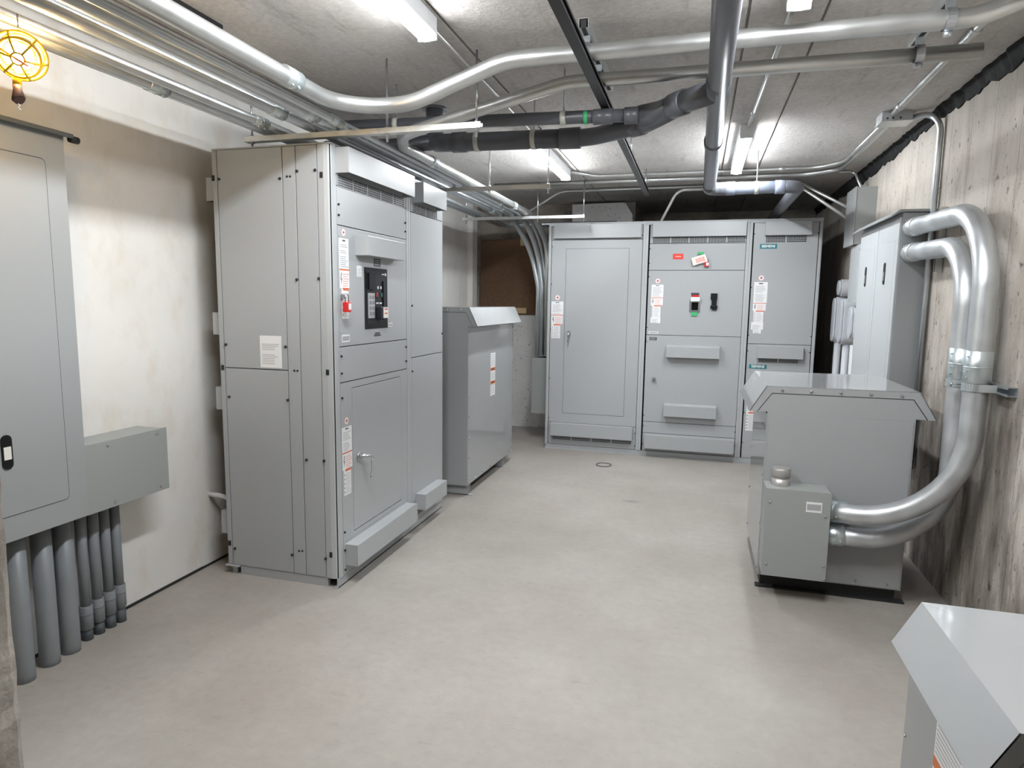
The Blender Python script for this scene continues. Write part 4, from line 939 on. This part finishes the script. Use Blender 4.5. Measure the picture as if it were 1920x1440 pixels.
# ------------------------------------------------------------------ luminaires
def luminaire(cx, y0, y1):
    G_ = thing('ceiling_light', (cx, (y0 + y1) / 2, 2.60), 'x', 'ceiling light', 'linear ceiling luminaires')
    MB().box(cx - .042, cx + .042, y0 + .004, y1 - .004, 2.623, ZC).build('housing', 'white_paint', G_, .003)
    m_ = MB(); w = .037; ring = [(-w, 2.6225), (-w, 2.611), (-w * .8, 2.604), (-w * .3, 2.598), (w * .3, 2.598), (w * .8, 2.604), (w, 2.611), (w, 2.6225)]
    m_.prism([V((cx + a, y0 + .014, b)) for a, b in ring], (0, y1 - y0 - .028, 0)); m_.build('diffuser', 'diffuser', G_)
    for ya_, yb2 in ((y0, y0 + .014), (y1 - .014, y1)): MB().box(cx - .0415, cx + .0415, ya_, yb2, 2.600, 2.645).build('end_cap', 'white_paint', G_, .003)
    return G_
L0 = luminaire(-1.135, 1.44, 2.66); L0['label'] = 'lit linear ceiling light at upper left, nearest the left cabinet'
spots = [(-1.175, 4.59, 'lit linear ceiling light farther back on the left, below the drain pipes in view'), (.245, 4.60, 'lit linear ceiling light farther back on the right, beside the drain pipe'), (.30, 1.50, 'lit ceiling light cut off by the top edge, right of the drain pipe')]
for x, y, lab in spots:
    c = L0.copy(); COL.objects.link(c); c.location = (x, y + .61, 2.60); c['label'] = lab
    for ch in L0.children:
        k = ch.copy(); COL.objects.link(k); k.parent = c

# ------------------------------------------------------------------ caged work lamp
lp = V((-2.023, 1.60, 2.2545))
G = thing('work_lamp', (lp.x, lp.y, lp.z - .15), 'glowing yellow caged work lamp hanging below the conduits at upper left', 'work lamp')
MB().ball(lp + V((-.004, 0, 0)), .037, None, 20).build('bulb', 'bulb', G)
ax = V((.35, -.25, -.9)).normalized()
ax = V((.55, -.55, -.35)).normalized()
cg = MB(); u = ax.orthogonal().normalized(); w = ax.cross(u); RR = .068
for k, s in ((-.6, .8), (0, 1), (.6, .8)): cg.torus(lp + ax * RR * k, ax, RR * s, .0045, 28, 6)
for i in range(6):
    t = i * PI / 3; d = u * math.cos(t) + w * math.sin(t)
    cg.tube([lp + ax * RR * math.cos(a) + d * RR * math.sin(a) for a in [PI * (.08 + .84 * j / 14) for j in range(15)]], .0036, 6)
cg.torus(lp + ax * RR * .96, ax, RR * .25, .003, 16, 6); cg.torus(lp - ax * RR * .9, ax, RR * .4, .006, 20, 6)
cg.build('cage', 'yellow', G)
hb = lp + V((-.02, 0, -.062)); MB().tube([lp + V((-.012, .01, -.03)), hb, hb + V((-.002, 0, -.022))], [.014, .012, .012], 14).build('handle', 'yellow', G)
MB().tube([hb + V((-.002, 0, -.022)), hb + V((-.001, 0, -.034)), hb + V((0, 0, -.062)), hb + V((.004, 0, -.066))], [.0125, .012, .019, .016], 14).build('socket', 'brown_rubber', G)
MB().tube([hb + V((0, 0, -.064)), hb + V((-.006, 0, -.074)), hb + V((.004, 0, -.08)), hb + V((-.004, 0, -.086)), hb + V((.006, 0, -.095))], .0015, 6).build('wire_tail', 'steel', G)
MB().tube([lp + V((-.12, -.09, .07)), lp + V((-.03, -.075, .02)), lp + V((.065, -.03, -.045))], .0035, 8).build('cord', 'orange_cord', G)
MB().tube([lp + V((0, 0, .068)), lp + V((0, 0, .12))], .0025, 6).build('hook', 'steel', G)

# ------------------------------------------------------------------ camera, world, colour
cam = bpy.data.cameras.new('camera'); co = bpy.data.objects.new('camera', cam); COL.objects.link(co)
Rm = ROT.transposed()
c0 = Rm.col[0].normalized(); c2 = (Rm.col[2] - c0 * Rm.col[2].dot(c0)).normalized(); c1 = c2.cross(c0)
M = Matrix.Identity(4)
for i in range(3): M[i][0], M[i][1], M[i][2] = c0[i], c1[i], c2[i]
M.translation = EYE
co.matrix_world = M
cam.sensor_fit = 'HORIZONTAL'; cam.sensor_width = 36; cam.lens = 36 * F / 1920; cam.clip_start = .05
sc = bpy.context.scene; sc.camera = co
w = bpy.data.worlds.new('world'); sc.world = w; w.use_nodes = True
w.node_tree.nodes['Background'].inputs['Color'].default_value = (.6, .65, .7, 1); w.node_tree.nodes['Background'].inputs['Strength'].default_value = .1
sc.view_settings.view_transform = 'Standard'; sc.view_settings.look = 'None'; sc.view_settings.gamma = 1; sc.view_settings.use_curve_mapping = False
sc.view_settings.exposure = 1.75
sc.cycles.max_bounces = 12; sc.cycles.diffuse_bounces = 6; sc.cycles.glossy_bounces = 4
sc.cycles.sample_clamp_indirect = 6
